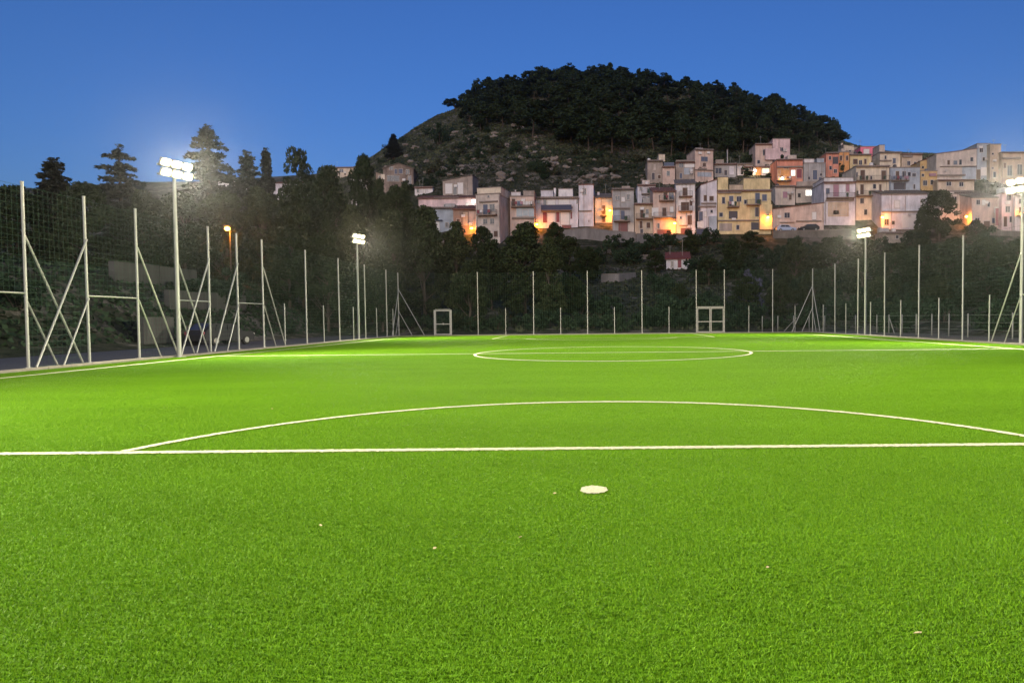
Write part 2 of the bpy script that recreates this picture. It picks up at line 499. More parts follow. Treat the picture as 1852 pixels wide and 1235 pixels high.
brace(fl, FXL + E_, 24.2, 0, -2.4); brace(fl, FXL - E_, 21.55, 0, 2.4); brace(fl, FXL + E_, 18.9, 0, -2.4)
YS = LT + [FY]
for a, b in zip(YS[:-1], YS[1:]):
    low = 2.5 if (a, b) in ((29.5, 32.0), (34.6, 37.3), (24.2, 26.9), (18.9, 21.55)) else 0.1
    netting(fl, (FXL, a), (FXL, b), low, 5.95)
# far fence
ff = fence('tall netted fence of steel posts across the far end of the pitch', (1.5, FY, 0))
FT = [FXL, -10.56, -5.2, 0.0, 5.25, 10.5, 13.2, 17.85, FXR]
FS = [-7.9, -2.6, 2.6, 7.85, 15.55, 20.0]
for x in FT: post(ff, x, FY)
for x in FS: post(ff, x, FY, ME_SHORT)
brace(ff, FXL, FY - E_, 2.45, 0); brace(ff, FXR, FY - E_, -2.0, 0)
brace(fl, FXL + E_, FY, 0, -2.4)
for a, b in zip(FT[:-1], FT[1:]):
    netting(ff, (a, FY), (b, FY), 2.5 if a in (10.5,) else 0.1, 5.95, 0.22)
# right fence
fr = fence('tall netted fence of steel posts along the right touchline', (FXR, 45, 0))
RT = [25.5, 28.2, 33.2, 38.4, 43.5, 48.5, 53.3, 58.2]
RS = [35.85, 41.0, 46.0, 50.9, 55.75, 61.1]
for y in RT: post(fr, FXR, y)
for y in RS: post(fr, FXR, y, ME_SHORT)
brace(fr, FXR - E_, 33.2, 0, 2.35); brace(fr, FXR - E_, FY, 0, -2.2); brace(fr, FXR - E_, 28.2, 0, -2.4)
bar(fr, (FXR, 28.2, 2.5), (FXR, 33.2, 2.5), 0.028, 'crossbar')
for a, b in zip(RT, RT[1:] + [FY]): netting(fr, (FXR, a), (FXR, b), 0.1, 5.95)
# gates in the far fence
def gate(label, x0, x1, mid):
    g = empty('gate', ((x0 + x1) / 2, FY, 0), 0, label, 'gate', 'steel gates in the far fence')
    w_ = (x1 - x0) / 2
    for s in ((-1, 1) if not mid else ()):
        MB().box(s * w_ - .06, s * w_ + .06, -.05, .05, 0.07, 2.48).build('gate_post', M_STEEL, g)
    leaves = ((-w_ + .08, -0.02), (0.02, w_ - .08)) if mid else ((-w_ + .07, w_ - .07),)
    for a, b in leaves:
        lf = MB().box(a, a + .08, -.03, .03, 0.1, 2.45).box(b - .08, b, -.03, .03, 0.1, 2.45).box(a + .08, b - .08, -.03, .03, 2.36, 2.45).box(a + .08, b - .08, -.03, .03, 1.08, 1.16).box(a + .08, b - .08, -.03, .03, 0.1, 0.18).build('gate_leaf', M_STEEL, g)
        mb = MB()
        for i in range(1, 9): mb.tube((a + .08 + (b - a - .16) * i / 9, 0.035, .18), (a + .08 + (b - a - .16) * i / 9, 0.035, 2.36), 0.003, n=3)
        for i in range(1, 18): mb.tube((a + .08, 0.04, .18 + 2.18 * i / 18), (b - .08, 0.04, .18 + 2.18 * i / 18), 0.003, n=3)
        mb.build('wire_mesh', M_NET, lf)
    MB().box(-.02 if not mid else -.09, .1, -.07, -.035, 1.05, 1.22).build('lock_box', M_STEEL, g)
    if not mid: MB().box(-w_ + .07, w_ - .07, -.05, .05, 2.49, 2.55).build('crossbar', M_STEEL, g)
    else: MB().box(-w_ + .07, w_ - .07, -.05, .05, 2.49, 2.57).build('crossbar', M_STEEL, g)
gate('narrow single steel gate near the left corner of the far fence', -14.75, -13.15, False)
gate('wide double-leaf steel gate between two tall posts of the far fence', 10.5, 13.2, True)
# low outer fence beyond the right verge
fo = empty('low_fence', (26.2, 50, 0), 0, 'low wire fence of short grey posts beyond the right fence', 'fence')
M_DULL = mat('weathered_steel', (0.22, 0.22, 0.20), 0.7, 0.2, 2)
me_lp = bpy.data.meshes.new('post'); mb = MB().tube((0, 0, -.1), (0, 0, 1.62), 0.045, n=8); me_lp.from_pydata(mb.v, [], mb.f); me_lp.materials.append(M_DULL); me_lp.shade_smooth()
for k in range(15):
    o = link_mesh('post', me_lp, fo); o.location = (0, 33.7 + 2.4 * k - 50, 0)
for k in range(5):
    o = link_mesh('post', me_lp, fo); o.location = (-1.9 - 1.6 * k, 68 - 50, 0)
for z in (0.5, 1.0, 1.5): MB().tube((0, -16.3, z), (0, 17.9, z), 0.006, n=4).build('wire', M_DULL, fo)
MB().tube((-.02, 57.7 - 50, 1.5), (-.02, 56.6 - 50, 0), 0.035).build('brace', M_DULL, fo)
MB().tube((-4.8, 18, 1.4), (-6.1, 18, 0), 0.035).build('brace', M_DULL, fo)

# ------------------------------------------------------------------ floodlights
M_LED = mat('floodlight_led', (0.9, 0.9, 0.85), 0.4, 0.0, 1, emit=((1.0, 0.93, 0.72), 45.0))
M_CASE = mat('floodlight_case', (0.25, 0.25, 0.25), 0.5, 0.1, 3, metal=0.3)
def lens_mesh():
    # domed rounded lens, hottest in the middle
    mb = MB(); n, rings = 20, 5
    for r in range(rings + 1):
        q = r / rings
        for k in range(n):
            a = 2 * math.pi * k / n
            ca, sa = math.cos(a), math.sin(a)
            e = (abs(ca) ** 4 + abs(sa) ** 4) ** -.25
            mb.v.append((.045 * (1 - q * q), .235 * q * e * ca, .165 * q * e * sa))
    for r in range(rings):
        for k in range(n):
            mb.f.append((r*n + k, (r+1)*n + k, (r+1)*n + (k+1) % n, r*n + (k+1) % n))
    me = bpy.data.meshes.new('lens'); me.from_pydata(mb.v, [], mb.f); me.materials.append(M_LED); me.shade_smooth()
    return me
LENS = lens_mesh()
def lens_gradient():
    n, l = M_LED.node_tree.nodes, M_LED.node_tree.links
    b = n['Principled BSDF']
    tc = n.new('ShaderNodeTexCoord'); mp = n.new('ShaderNodeMapping'); mp.inputs['Scale'].default_value = (0, 3.6, 5.0)
    gr = n.new('ShaderNodeTexGradient'); gr.gradient_type = 'SPHERICAL'
    rp = n.new('ShaderNodeValToRGB'); e = rp.color_ramp.elements
    e[0].position, e[0].color = 0.0, (0.42, 0.28, 0.10, 1)
    e[1].position, e[1].color = 0.55, (1.0, 0.92, 0.70, 1)
    e.new(0.22).color = (0.75, 0.60, 0.30, 1)
    l.new(tc.outputs['Object'], mp.inputs[0]); l.new(mp.outputs[0], gr.inputs[0]); l.new(gr.outputs['Fac'], rp.inputs[0])
    l.new(rp.outputs[0], b.inputs['Emission Color'])
    b.inputs['Emission Strength'].default_value = 1.6
lens_gradient()
def floodlight(label, x, y, tx, ty, power=1.0, hgt=8.0):
    rz = math.atan2(ty - y, tx - x)
    t = empty('floodlight', (x, y, 0), rz, label, 'floodlight', 'floodlights around the pitch')
    MB().tube((0, 0, 0), (0, 0, hgt + .1), 0.095, 0.065, n=12).box(-.18, .18, -.18, .18, 0.002, 0.03).build('pole', M_STEEL, t, True)
    MB().box(-.04, .04, -.75, .75, hgt - .28, hgt - .2).box(-.04, .04, -.75, .75, hgt + .12, hgt + .2).build('crossarm', M_STEEL, t)
    tilt = math.radians(28)
    for zz in (hgt - .12, hgt + .3):
        for yy in (-.5, 0, .5):
            mb = MB().box(-.06, .06, -.22, .22, -.15, .15)
            h = mb.build('lamp_head', M_CASE, t)
            h.location = (0.14, yy, zz); h.rotation_euler = (0, tilt, 0)
            le = link_mesh('lens', LENS, h); le.location = (.061, 0, 0)
    li = bpy.data.lights.new('floodlight_beam', 'SPOT')
    li.energy = FLOOD_POWER * power
    li.color = (1.0, 0.94, 0.74)
    li.spot_size, li.spot_blend = math.radians(122), 1.0
    li.shadow_soft_size = 0.35
    sp = bpy.data.lights.new('floodlight_halo_spill', 'SPOT')  # extra wide spot added at each lamp to light a halo in the haze
    sp.spot_size, sp.spot_blend = math.radians(178), 0.6
    sp.energy, sp.color, sp.shadow_soft_size = SPILL_POWER, (1.0, 0.82, 0.50), 0.3
    so = bpy.data.objects.new('spill', sp); COL.objects.link(so); so.parent = t; so.location = (0.62, 0, hgt + .08)
    so.rotation_euler = Vector((1, 0, -0.25)).to_track_quat('-Z', 'Y').to_euler()
    o = bpy.data.objects.new('beam', li); COL.objects.link(o); o.parent = t
    o.location = (0.55, 0, hgt + .05)
    d = Vector((1, 0, -0.80))
    o.rotation_euler = d.to_track_quat('-Z', 'Y').to_euler()
    return t
floodlight('bright floodlight on a tall pole at the left fence, nearest on that side', -17.75, 28.8, 1, 22)
floodlight('bright floodlight on a tall pole at the far left fence', -18.45, 53.5, 1, 47)
floodlight('bright floodlight on a tall pole by the far right fence', 22.05, 52.7, 1, 46)
floodlight('bright floodlight on a tall pole at the right edge of the view', 22.15, 33.9, 1, 26)
floodlight('floodlight beside the near left corner, behind the viewer', -17.9, 3.5, 1, 8, 0.92)
floodlight('floodlight beside the near right corner, behind the viewer', 21.4, 3.5, 1, 8, 0.92)
# ------------------------------------------------------------------ town
def plaster(name, c, var=0.36):
    return mat('plaster_' + name, [q * 0.93 for q in c], 0.92, var, 0.7, bump=0.3, spec=0.1, detail=9, streak=0.45)
PL = {
    'white': plaster('white', (0.66, 0.63, 0.62)), 'lav': plaster('lavender_white', (0.60, 0.575, 0.60)),
    'beige': plaster('beige', (0.52, 0.45, 0.39)), 'tan': plaster('tan', (0.50, 0.40, 0.30)), 'cream': plaster('cream', (0.62, 0.54, 0.42)),
    'yellow': plaster('yellow', (0.62, 0.50, 0.28)), 'grey': plaster('grey', (0.36, 0.35, 0.34)), 'stone': plaster('stone', (0.33, 0.28, 0.24), 0.4),
    'pink': plaster('pale_pink', (0.62, 0.47, 0.46)), 'salmon': plaster('salmon', (0.62, 0.27, 0.19)), 'orange': plaster('orange', (0.62, 0.31, 0.13)),
    'hotpink': plaster('bright_pink', (0.72, 0.20, 0.28)), 'brown': plaster('brown', (0.26, 0.19, 0.15)), 'rose': plaster('rose_beige', (0.56, 0.43, 0.36)),
    'bluegrey': plaster('blue_grey', (0.36, 0.40, 0.44)), 'wallgrey': plaster('street_wall', (0.19, 0.175, 0.165), 0.35), 'wallstone': plaster('old_wall', (0.15, 0.13, 0.11), 0.4), 'ruin': plaster('ruined_stone', (0.22, 0.175, 0.145), 0.6), 'ochre': plaster('ochre', (0.55, 0.38, 0.18)),
}
TILE = mat('roof_tiles', (0.17, 0.085, 0.065), 0.9, 0.35, 2.5, bump=0.5)
TILE2 = mat('old_grey_roof_tiles', (0.16, 0.135, 0.115), 0.9, 0.35, 2.5, bump=0.5)
TRIM = mat('concrete_trim', (0.22, 0.185, 0.16), 0.9, 0.2, 2)
SLAB = mat('balcony_slab', (0.20, 0.15, 0.12), 0.9, 0.25, 2)
GLASS = mat('window_glass', (0.035, 0.035, 0.04), 0.12, 0.2, 1, spec=0.5)
FRAMEM = mat('window_frame', (0.42, 0.38, 0.34), 0.6, 0.1, 3)
RAIL = mat('iron_railing', (0.10, 0.09, 0.085), 0.6, 0.1, 3)
PAINT = {
    'brown': mat('brown_shutter', (0.10, 0.06, 0.045), 0.7, 0.2, 4), 'blue': mat('blue_grey_shutter', (0.09, 0.11, 0.16), 0.6, 0.2, 4),
    'red': mat('dark_red_door', (0.20, 0.05, 0.06), 0.6, 0.15, 4), 'mauve': mat('mauve_door', (0.32, 0.18, 0.22), 0.6, 0.12, 4),
    'garage': mat('red_brown_garage', (0.18, 0.075, 0.07), 0.6, 0.15, 3), 'dark': mat('dark_garage_and_loggia_shade', (0.07, 0.065, 0.075), 0.6, 0.15, 3),
    'white': mat('white_shutter', (0.62, 0.60, 0.57), 0.6, 0.08, 3), 'navy': mat('navy_awning', (0.05, 0.06, 0.10), 0.7, 0.15, 3),
    'glass': mat('veranda_glass', (0.20, 0.25, 0.28), 0.2, 0.2, 1, spec=0.5), 'green': mat('green_canvas', (0.05, 0.09, 0.06), 0.8, 0.2, 2),
}
LIT = mat('lit_window', (0.8, 0.8, 0.75), 0.5, 0.05, 2, emit=((1.0, 0.95, 0.82), 0.55))
LITW = mat('lit_window_warm', (0.8, 0.7, 0.6), 0.5, 0.05, 2, emit=((1.0, 0.72, 0.42), 0.55))

def house(label, x0, x1, yt, yb, wall, roof='flat', feats=(), yaw=0.0, depth=None, Y=None, name='house', cat='house', roofmat=None):
    xc = (x0 + x1) / 2
    if Y is None:
        Y = hit(xc, yb, 90) or 150.0
    X0, zb = at(x0, yb, Y); X1, _ = at(x1, yb, Y)
    zt = (at(x0, yt, Y)[1] + at(x1, yt, Y)[1]) / 2
    zb = (at(x0, yb, Y)[1] + at(x1, yb, Y)[1]) / 2
    W, Hh = (X1 - X0) - 0.06, zt - zb
    if depth is None: depth = max(2.5, min(8.5, 0.85 * Hh / 0.56))
    c = math.cos(yaw)
    t = empty(name, ((X0 + X1) / 2, Y, zb), yaw, label, cat, 'houses of the hillside town' if cat == 'house' else None)
    w2 = W / 2
    body = MB()
    if roof == 'gable':
        body.prism([(-w2, -4), (w2, -4), (w2, Hh - 1.1), (0, Hh), (-w2, Hh - 1.1)], 0, depth)
    elif roof == 'slope_r':   # facade top rises to the right
        body.prism([(-w2, -4), (w2, -4), (w2, Hh), (-w2, Hh - 1.2)], 0, depth)
    elif roof == 'slope_l':
        body.prism([(-w2, -4), (w2, -4), (w2, Hh - 1.0), (-w2, Hh)], 0, depth)
    elif roof == 'tile':
        i = 0
        body.v = [(-w2, 0, -4), (w2, 0, -4), (w2, depth, -4), (-w2, depth, -4), (-w2, 0, Hh), (w2, 0, Hh), (w2, depth, Hh + depth * .3), (-w2, depth, Hh + depth * .3)]
        body.f = [(0, 3, 2, 1), (4, 5, 6, 7), (0, 1, 5, 4), (1, 2, 6, 5), (2, 3, 7, 6), (3, 0, 4, 7)]
    else:
        body.box(-w2, w2, 0, depth, -4, Hh)
    body.build('wall', PL[wall], t)
    rm = roofmat or TILE
    if roof == 'flat':
        mb = MB()
        o_ = 0.09
        mb.box(-w2 - o_, w2 + o_, -o_, 0.16, Hh + .004, Hh + 0.22).box(-w2 - o_, w2 + o_, depth - .16, depth + o_, Hh + .004, Hh + 0.22)
        mb.box(-w2 - o_, -w2 + .16, 0.163, depth - .163, Hh + .004, Hh + 0.2).box(w2 - .16, w2 + o_, 0.163, depth - .163, Hh + .004, Hh + 0.2)
        mb.build('parapet', roofmat or TRIM, t)
        if sum(map(ord, label)) % 5 < 3 and W > 2.5:      # narrow tiled eave along the front
            ev = MB().slab([(-w2 - .12, -.5, Hh - .12), (w2 + .12, -.5, Hh - .12), (w2 + .12, -.095, Hh + .06), (-w2 - .12, -.095, Hh + .06)], 0.1).build('eave', TILE if sum(map(ord, label)) % 2 else TILE2, t)
            rb = MB()
            n_ = int(W / .45)
            for k in range(n_ + 1):
                xk = -w2 + W * k / n_
                rb.tube((xk, -.52, -.11 + Hh), (xk, -.1, Hh + .075), 0.06, n=5)
            rb.build('tile_rows', TILE, ev)
    elif roof == 'tile':
        e = 0.35
        r = MB().slab([(-w2 - .2, -e, Hh - e * .3 + .17), (w2 + .2, -e, Hh - e * .3 + .17), (w2 + .2, depth + .2, Hh + (depth + .2) * .3 + .17), (-w2 - .2, depth + .2, Hh + (depth + .2) * .3 + .17)], 0.16).build('roof', rm, t)
        rb = MB()
        n_ = int((W + .4) / 0.5)
        for k in range(n_ + 1):
            xk = -w2 - .17 + (W + .34) * k / n_
            rb.tube((xk, -e - .02, Hh - e * .3 + .19), (xk, depth + .2, Hh + (depth + .2) * .3 + .19), 0.07, n=5)
        rb.build('tile_rows', rm, r)
    elif roof == 'gable':
        for s in (-1, 1):
            MB().slab([(0, -.3, Hh + .15), (s * (w2 + .3), -.3, Hh - 1.1 - .33 + .15), (s * (w2 + .3), depth + .2, Hh - 1.1 - .33 + .15), (0, depth + .2, Hh + .15)][::s], 0.13).build('roof', rm, t)
    elif roof in ('slope_r', 'slope_l'):
        za, zb_ = (Hh - 1.2, Hh) if roof == 'slope_r' else (Hh, Hh - 1.0)
        MB().slab([(-w2 - .15, -.2, za + .15), (w2 + .15, -.2, zb_ + .15), (w2 + .15, depth + .2, zb_ + .15), (-w2 - .15, depth + .2, za + .15)], 0.13).build('roof', rm, t)
    def lx(px, py): return (at(px, py, Y)[0] - (X0 + X1) / 2) / c
    def lz(px, py): return at(px, py, Y)[1] - zb
    used = []
    def opening(k, xa, xb, za, zc, col=None):
        used.append((xa, xb, za, zc))
        fr_ = 0.09
        mb = MB()
        mb.box(xa - fr_, xa, -.05, .02, za - fr_, zc + fr_).box(xb, xb + fr_, -.05, .02, za - fr_, zc + fr_).box(xa + .002, xb - .002, -.05, .02, zc, zc + fr_)
        if k != 'd' and k != 'g': mb.box(xa - fr_ - .05, xb + fr_ + .05, -.12, .02, za - fr_ - .06, za - fr_ + .03)
        pm = {'w': GLASS, 'l': LIT, 'lw': LITW}.get(k) or PAINT[col or 'brown']
        nm = {'w': 'window', 'l': 'window', 'lw': 'window', 's': 'shuttered_window', 'd': 'door', 'g': 'garage_door'}[k]
        wo = mb.build(nm, FRAMEM if k != 'g' else TRIM, t)
        pane = MB().box(xa, xb, -.012, .02, za, zc)
        if k in ('s', 'd'):
            pane.box(xa + .05, (xa + xb) / 2 - .02, -.035, -.013, za + .05, zc - .05).box((xa + xb) / 2 + .02, xb - .05, -.035, -.013, za + .05, zc - .05)
        elif k == 'g':
            n_ = max(2, int((zc - za) / .45))
            for q in range(n_): pane.box(xa + .03, xb - .03, -.03, -.013, za + (zc - za) * q / n_ + .03, za + (zc - za) * (q + 1) / n_ - .03)
        pane.build({'w': 'pane', 'l': 'pane', 'lw': 'pane', 's': 'shutter', 'd': 'leaf', 'g': 'leaf'}[k], pm, wo)
        if k in ('w', 'l', 'lw') and xb - xa > 0.7:
            MB().box((xa + xb) / 2 - .03, (xa + xb) / 2 + .03, -.04, -.013, za, zc).build('glazing_bar', FRAMEM, wo)
    for ft in feats:
        k, a, b, c0, c1 = ft[:5]
        col = ft[5] if len(ft) > 5 else None
        xa, xb, za, zc = lx(a, c1), lx(b, c1), lz((a + b) / 2, c1), lz((a + b) / 2, c0)
        used.append((xa, xb, za, zc))
        if k in ('w', 'l', 'lw', 's', 'd', 'g'):
            opening(k, xa, xb, za, zc, col)
        elif k == 'b':      # balcony: slab with railing; c0 = y of slab top
            zs = lz((a + b) / 2, c0)
            dp = 0.95
            s_ = MB().box(xa, xb, -dp, -.003, zs - .2, zs).build('balcony', SLAB, t)
            rl = MB()
            n_ = max(3, int((xb - xa) / .28))
            for q in range(n_ + 1):
                xq = xa + .04 + (xb - xa - .08) * q / n_
                rl.box(xq - .014, xq + .014, -dp + .02, -dp + .05, zs + .002, zs + .9)
            for q in range(1, 4):
                for xq in (xa + .04, xb - .04): rl.box(xq - .014, xq + .014, -dp + .05 + q * .22, -dp + .08 + q * .22, zs + .002, zs + .9)
            rl.box(xa, xb, -dp, -dp + .06, zs + .902, zs + .96).box(xa, xa + .05, -dp + .06, 0, zs + .902, zs + .96).box(xb - .05, xb, -dp + .06, 0, zs + .902, zs + .96)
            rl.build('railing', RAIL if col is None else PAINT[col], s_)
            rb_ = random.Random(int(a * 31 + c0 * 17))
            if rb_.random() < .5 and xb - xa > 1.6:
                xq = xa + .15
                while xq < xb - .7:
                    wq = rb_.uniform(.3, .6)
                    if rb_.random() < .6: MB().box(xq, xq + wq, -dp - .05, -dp - .015, zs + rb_.uniform(.15, .45), zs + .93).build('laundry', PAINT[rb_.choice(('white', 'white', 'blue', 'red', 'mauve'))], s_)
                    xq += wq + .12
            for q in range(rb_.choice((0, 1, 2, 3))):
                xq = rb_.uniform(xa + .2, xb - .4)
                MB().box(xq, xq + .28, -.75, -.45, zs + .003, zs + .3).tube((xq + .14, -.6, zs + .3), (xq + .14, -.6, zs + .75), .12, .28, n=7).tube((xq + .14, -.6, zs + .75), (xq + .14, -.6, zs + 1.0), .28, .08, n=7).build('plant_pot', PAINT['green'], s_)
        elif k == 'B':      # balcony with a solid front
            zs = lz((a + b) / 2, c1)
            zt_ = lz((a + b) / 2, c0)
            s_ = MB().box(xa, xb, -1.0, -.003, zs - .2, zs).build('balcony', SLAB, t)
            MB().box(xa, xb, -1.0, -.92, zs + .002, zt_).box(xa, xa + .08, -.918, 0, zs + .002, zt_).box(xb - .08, xb, -.918, 0, zs + .002, zt_).build('balcony_front', PAINT.get(col) or PL.get(col) or PL[wall], s_)
        elif k == 'c':      # ledge or canopy
            MB().box(xa, xb, -.35, -.003, za, zc).build('ledge', TRIM if col is None else (PAINT.get(col) or PL.get(col)), t)
        elif k == 'p':      # painted or rendered panel, a little proud; also used for painted lamp light
            MB().box(xa, xb, -.045, -.003, za, zc).build('wall_panel', PAINT.get(col) or PL[col], t)
        elif k == 'r':      # flush loggia: dark panel paints the shade inside it, with reveals
            MB().box(xa, xb, -.01, .02, za, zc).build('loggia_shade', PAINT['dark'], t)
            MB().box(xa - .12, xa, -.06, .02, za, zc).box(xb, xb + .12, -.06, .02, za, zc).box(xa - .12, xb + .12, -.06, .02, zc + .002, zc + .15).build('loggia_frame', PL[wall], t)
        elif k == 'u':      # roof block set back
            blk = MB().box(xa, xb, .6, max(2.2, depth - .3), Hh - .1, zc).build('roof_block', PL[col or wall], t)
            MB().box(xa - .07, xb + .07, .53, max(2.3, depth - .2), zc + .003, zc + .14).build('coping', TRIM, blk)
        elif k == 'k':      # chimney
            ch = MB().box(xa, xb, depth * .5, depth * .5 + .5, Hh - .2, zc).build('chimney', PL[col or 'white'], t)
            MB().box(xa - .06, xb + .06, depth * .5 - .06, depth * .5 + .56, zc + .002, zc + .1).build('chimney_cap', TRIM, ch)
        elif k == 'v':      # wing standing forward
            MB().box(xa, xb, -0.7, -.003, za, zc).build('wing', PL[col or wall], t)
        elif k == 'x':      # drainpipe
            MB().tube((xa, -.07, za), (xa, -.07, zc), 0.05, n=6).build('drainpipe', TRIM, t)
    # a few more small openings where the facade is bare
    rw = random.Random(sum(map(ord, label)) + len(feats))
    want = 0 if (cat != 'house' or Hh < 3 or W < 2.4) else min(4, int(W * Hh / 16))
    for q in range(40):
        if want <= 0: break
        fw, fh = rw.uniform(.55, .95), rw.uniform(.8, 1.35)
        xa = rw.uniform(-w2 + .4, w2 - .4 - fw)
        za = 1.1 + 2.9 * rw.randrange(0, max(1, int(Hh / 2.9))) + rw.uniform(-.1, .2)
        if za + fh > Hh - .6 - (1.2 if roof.startswith('slope') else 0): continue
        if any(xa < u[1] + .35 and xa + fw > u[0] - .35 and za < u[3] + .35 and za + fh > u[2] - .35 for u in used): continue
        opening(*rw.choice((('w', xa, xa + fw, za, za + fh), ('w', xa, xa + fw, za, za + fh), ('s', xa, xa + fw, za, za + fh, 'brown'), ('s', xa, xa + fw, za, za + fh, 'blue'), ('w', xa, xa + fw, za, za + fh))))
        want -= 1
    # roof and facade clutter: antennas, tanks, dishes, cooler units
    rc = random.Random(sum(ord(ch) * (i + 3) for i, ch in enumerate(label)))
    def roof_z(y): return Hh + (y * .3 + .2 if roof == 'tile' else 0.0)
    if cat == 'house' and roof in ('flat', 'tile') and W > 2.0:
        for q in range(rc.choice((0, 1, 1, 2))):
            x, y, h = rc.uniform(-w2 * .8, w2 * .8), rc.uniform(.5, depth * .7), rc.uniform(1.4, 2.8)
            mb = MB().tube((x, y, roof_z(y) - .3), (x, y, roof_z(y) + h), 0.028, n=5)
            for j in range(4): mb.tube((x - .5 + .08 * j, y, roof_z(y) + h - .12 * j), (x + .5 - .08 * j, y, roof_z(y) + h - .12 * j), 0.014, n=4)
            mb.build('antenna', M_STEEL, t)
        if roof == 'flat' and rc.random() < .45 and depth > 3:
            x, y = rc.uniform(-w2 * .7, w2 * .7), rc.uniform(1.2, depth * .6)
            MB().tube((x, y, Hh - .05), (x, y, Hh + 1.0), 0.42, n=14).tube((x, y, Hh + 1.0), (x, y, Hh + 1.12), 0.42, 0.2, n=14).build('water_tank', PAINT[rc.choice(('white', 'blue', 'dark'))], t, True)
        if roof == 'flat' and rc.random() < .4 and depth > 3:
            x0_ = rc.uniform(-w2 * .9, w2 * .2); y_ = rc.uniform(1.0, 2.0)
            MB().box(x0_, x0_ + min(2.2, W * .4), y_, min(depth - .3, y_ + 2.5), Hh - .05, Hh + rc.uniform(.8, 1.6)).build('roof_shed', PL[rc.choice(('stone', 'grey', 'beige', 'brown'))], t)
    for q in range(rc.choice((0, 0, 1, 1, 2))):
        if Hh < 4: break
        x, z = rc.uniform(-w2 * .85, w2 * .85), rc.uniform(1.8, Hh - .8)
        if rc.random() < .5: MB().box(x - .4, x + .4, -.34, -.03, z, z + .55).build('cooler_unit', PAINT['white'], t)
        else:
            d_ = MB().tube((x, -.3, z), (x, -.38, z + .03), 0.3, 0.36, n=12).tube((x, -.02, z), (x, -.3, z), .03, n=5).build('satellite_dish', FRAMEM, t)
    for q in range(2):
        if rc.random() < .5 and Hh > 5:
            x = rc.uniform(-w2 * .97, w2 * .97)
            MB().tube((x, -.06, 0), (x, -.06, Hh), 0.04, n=5).build('drainpipe', TRIM, t)
    return t

# --- left end of the town
house('ruined stone farmhouse with broken gable, left below the bare hillside', 694, 748, 296, 342, 'ruin', 'gable', [('w', 701, 722, 318, 328), ('w', 738, 743, 318, 333), ('d', 728, 735, 326, 340), ('w', 705, 711, 302, 308), ('p', 690, 697, 316, 325, 'cream')], 0.1, 6, roofmat=TILE2)
house('low ruined stone annex beside the broken farmhouse', 680, 697, 312, 338, 'ruin', 'slope_l', [('w', 685, 690, 318, 328)], 0, 4, roofmat=TILE2)
house('pale long villa roof showing over the treetops at far left', 598, 642, 303, 322, 'cream', 'flat', [('w', 614, 621, 306, 312)], 0, 4)
house('pale narrow house half hidden by trees at far left', 636, 657, 325, 375, 'white', 'flat', [('w', 640, 645, 335, 343), ('w', 640, 645, 352, 360)], 0, 6)
house('small white shed beside the pink low house', 750, 783, 339, 352, 'white', 'flat', [('w', 754, 758, 342, 348), ('d', 766, 769, 342, 351, 'white')], 0, 3)
house('grey-brown house with two boarded openings under the scrub', 800, 856, 318, 354, 'stone', 'slope_r', [('s', 805, 818, 332, 350, 'white'), ('w', 820, 826, 336, 352), ('s', 828, 838, 331, 351, 'white'), ('x', 846, 847, 322, 352)], -0.12, 5, roofmat=TILE2)
house('long low pale pink house with tiled strip roof', 757, 863, 359, 380, 'pink', 'tile', [('w', 803, 807, 370, 375), ('c', 785, 830, 357, 359), ('d', 843, 848, 367, 378, 'white'), ('l', 853, 860, 361, 367)], 0, 4)
house('small blue-grey house with a white shuttered window among trees', 778, 822, 376, 420, 'bluegrey', 'flat', [('s', 783, 795, 402, 416, 'white'), ('c', 780, 800, 398, 400, 'navy')], 0.05, 5)
house('brown house with overhanging tiled roof left of the tall beige house', 820, 862, 379, 425, 'brown', 'tile', [('p', 838, 846, 384, 408, 'tan'), ('d', 826, 832, 396, 412), ('p', 849, 861, 383, 415, 'rose')], 0, 5)
house('tall beige house with two balconies and shaded right side', 860, 906, 352, 440, 'beige', 'flat', [('d', 874, 882, 370, 388.5, 'blue'), ('w', 886, 895, 370, 382), ('b', 864, 900, 389, 390), ('c', 867, 901, 364, 366), ('w', 874, 881, 396, 405), ('w', 887, 894, 396, 405), ('u', 860, 905, 339, 352, 'cream'), ('w', 882, 885, 354, 357), ('x', 904.5, 905, 356, 430)], -0.22, 9)
house('cluttered house with glass veranda beside the tall beige house', 923, 967, 356, 428, 'rose', 'flat', [('p', 934, 966, 375, 392, 'glass'), ('w', 946, 955, 380, 390), ('d', 926, 932, 360, 373, 'brown'), ('p', 946, 958, 364, 371, 'cream'), ('b', 925, 968, 374, 375), ('c', 926, 968, 393, 396), ('u', 924, 941, 347, 356, 'white'), ('p', 935, 945, 363, 373, 'glass'), ('d', 936, 948, 406, 424, 'brown'), ('p', 960, 966, 398, 424, 'tan'), ('k', 928, 930, 338, 346), ('u', 946, 966, 345, 356, 'stone')], 0, 7)
house('white house with long dark balcony and red door panels', 969, 1046, 358, 414, 'lav', 'flat', [('B', 979, 1034, 372, 381, 'navy'), ('w', 983, 988, 361, 371), ('s', 990, 1004, 361, 371, 'white'), ('s', 1011, 1030, 360, 370, 'white'), ('p', 982, 989, 384, 403, 'red'), ('g', 990, 1004, 385, 402, 'white'), ('p', 1006, 1012, 384, 402, 'red'), ('g', 1014, 1030, 384, 406, 'white'), ('d', 1032, 1034.5, 384, 396, 'red'), ('g', 1017, 1033, 407.5, 417, 'garage'), ('u', 1010, 1036, 341, 357, 'white'), ('u', 978, 1000, 344, 357, 'lav'), ('k', 1000, 1004, 334, 352, 'white'), ('c', 978, 1047, 356, 359), ('w', 972, 977, 362, 368), ('w', 1043, 1045, 361, 368)], 0, 8)
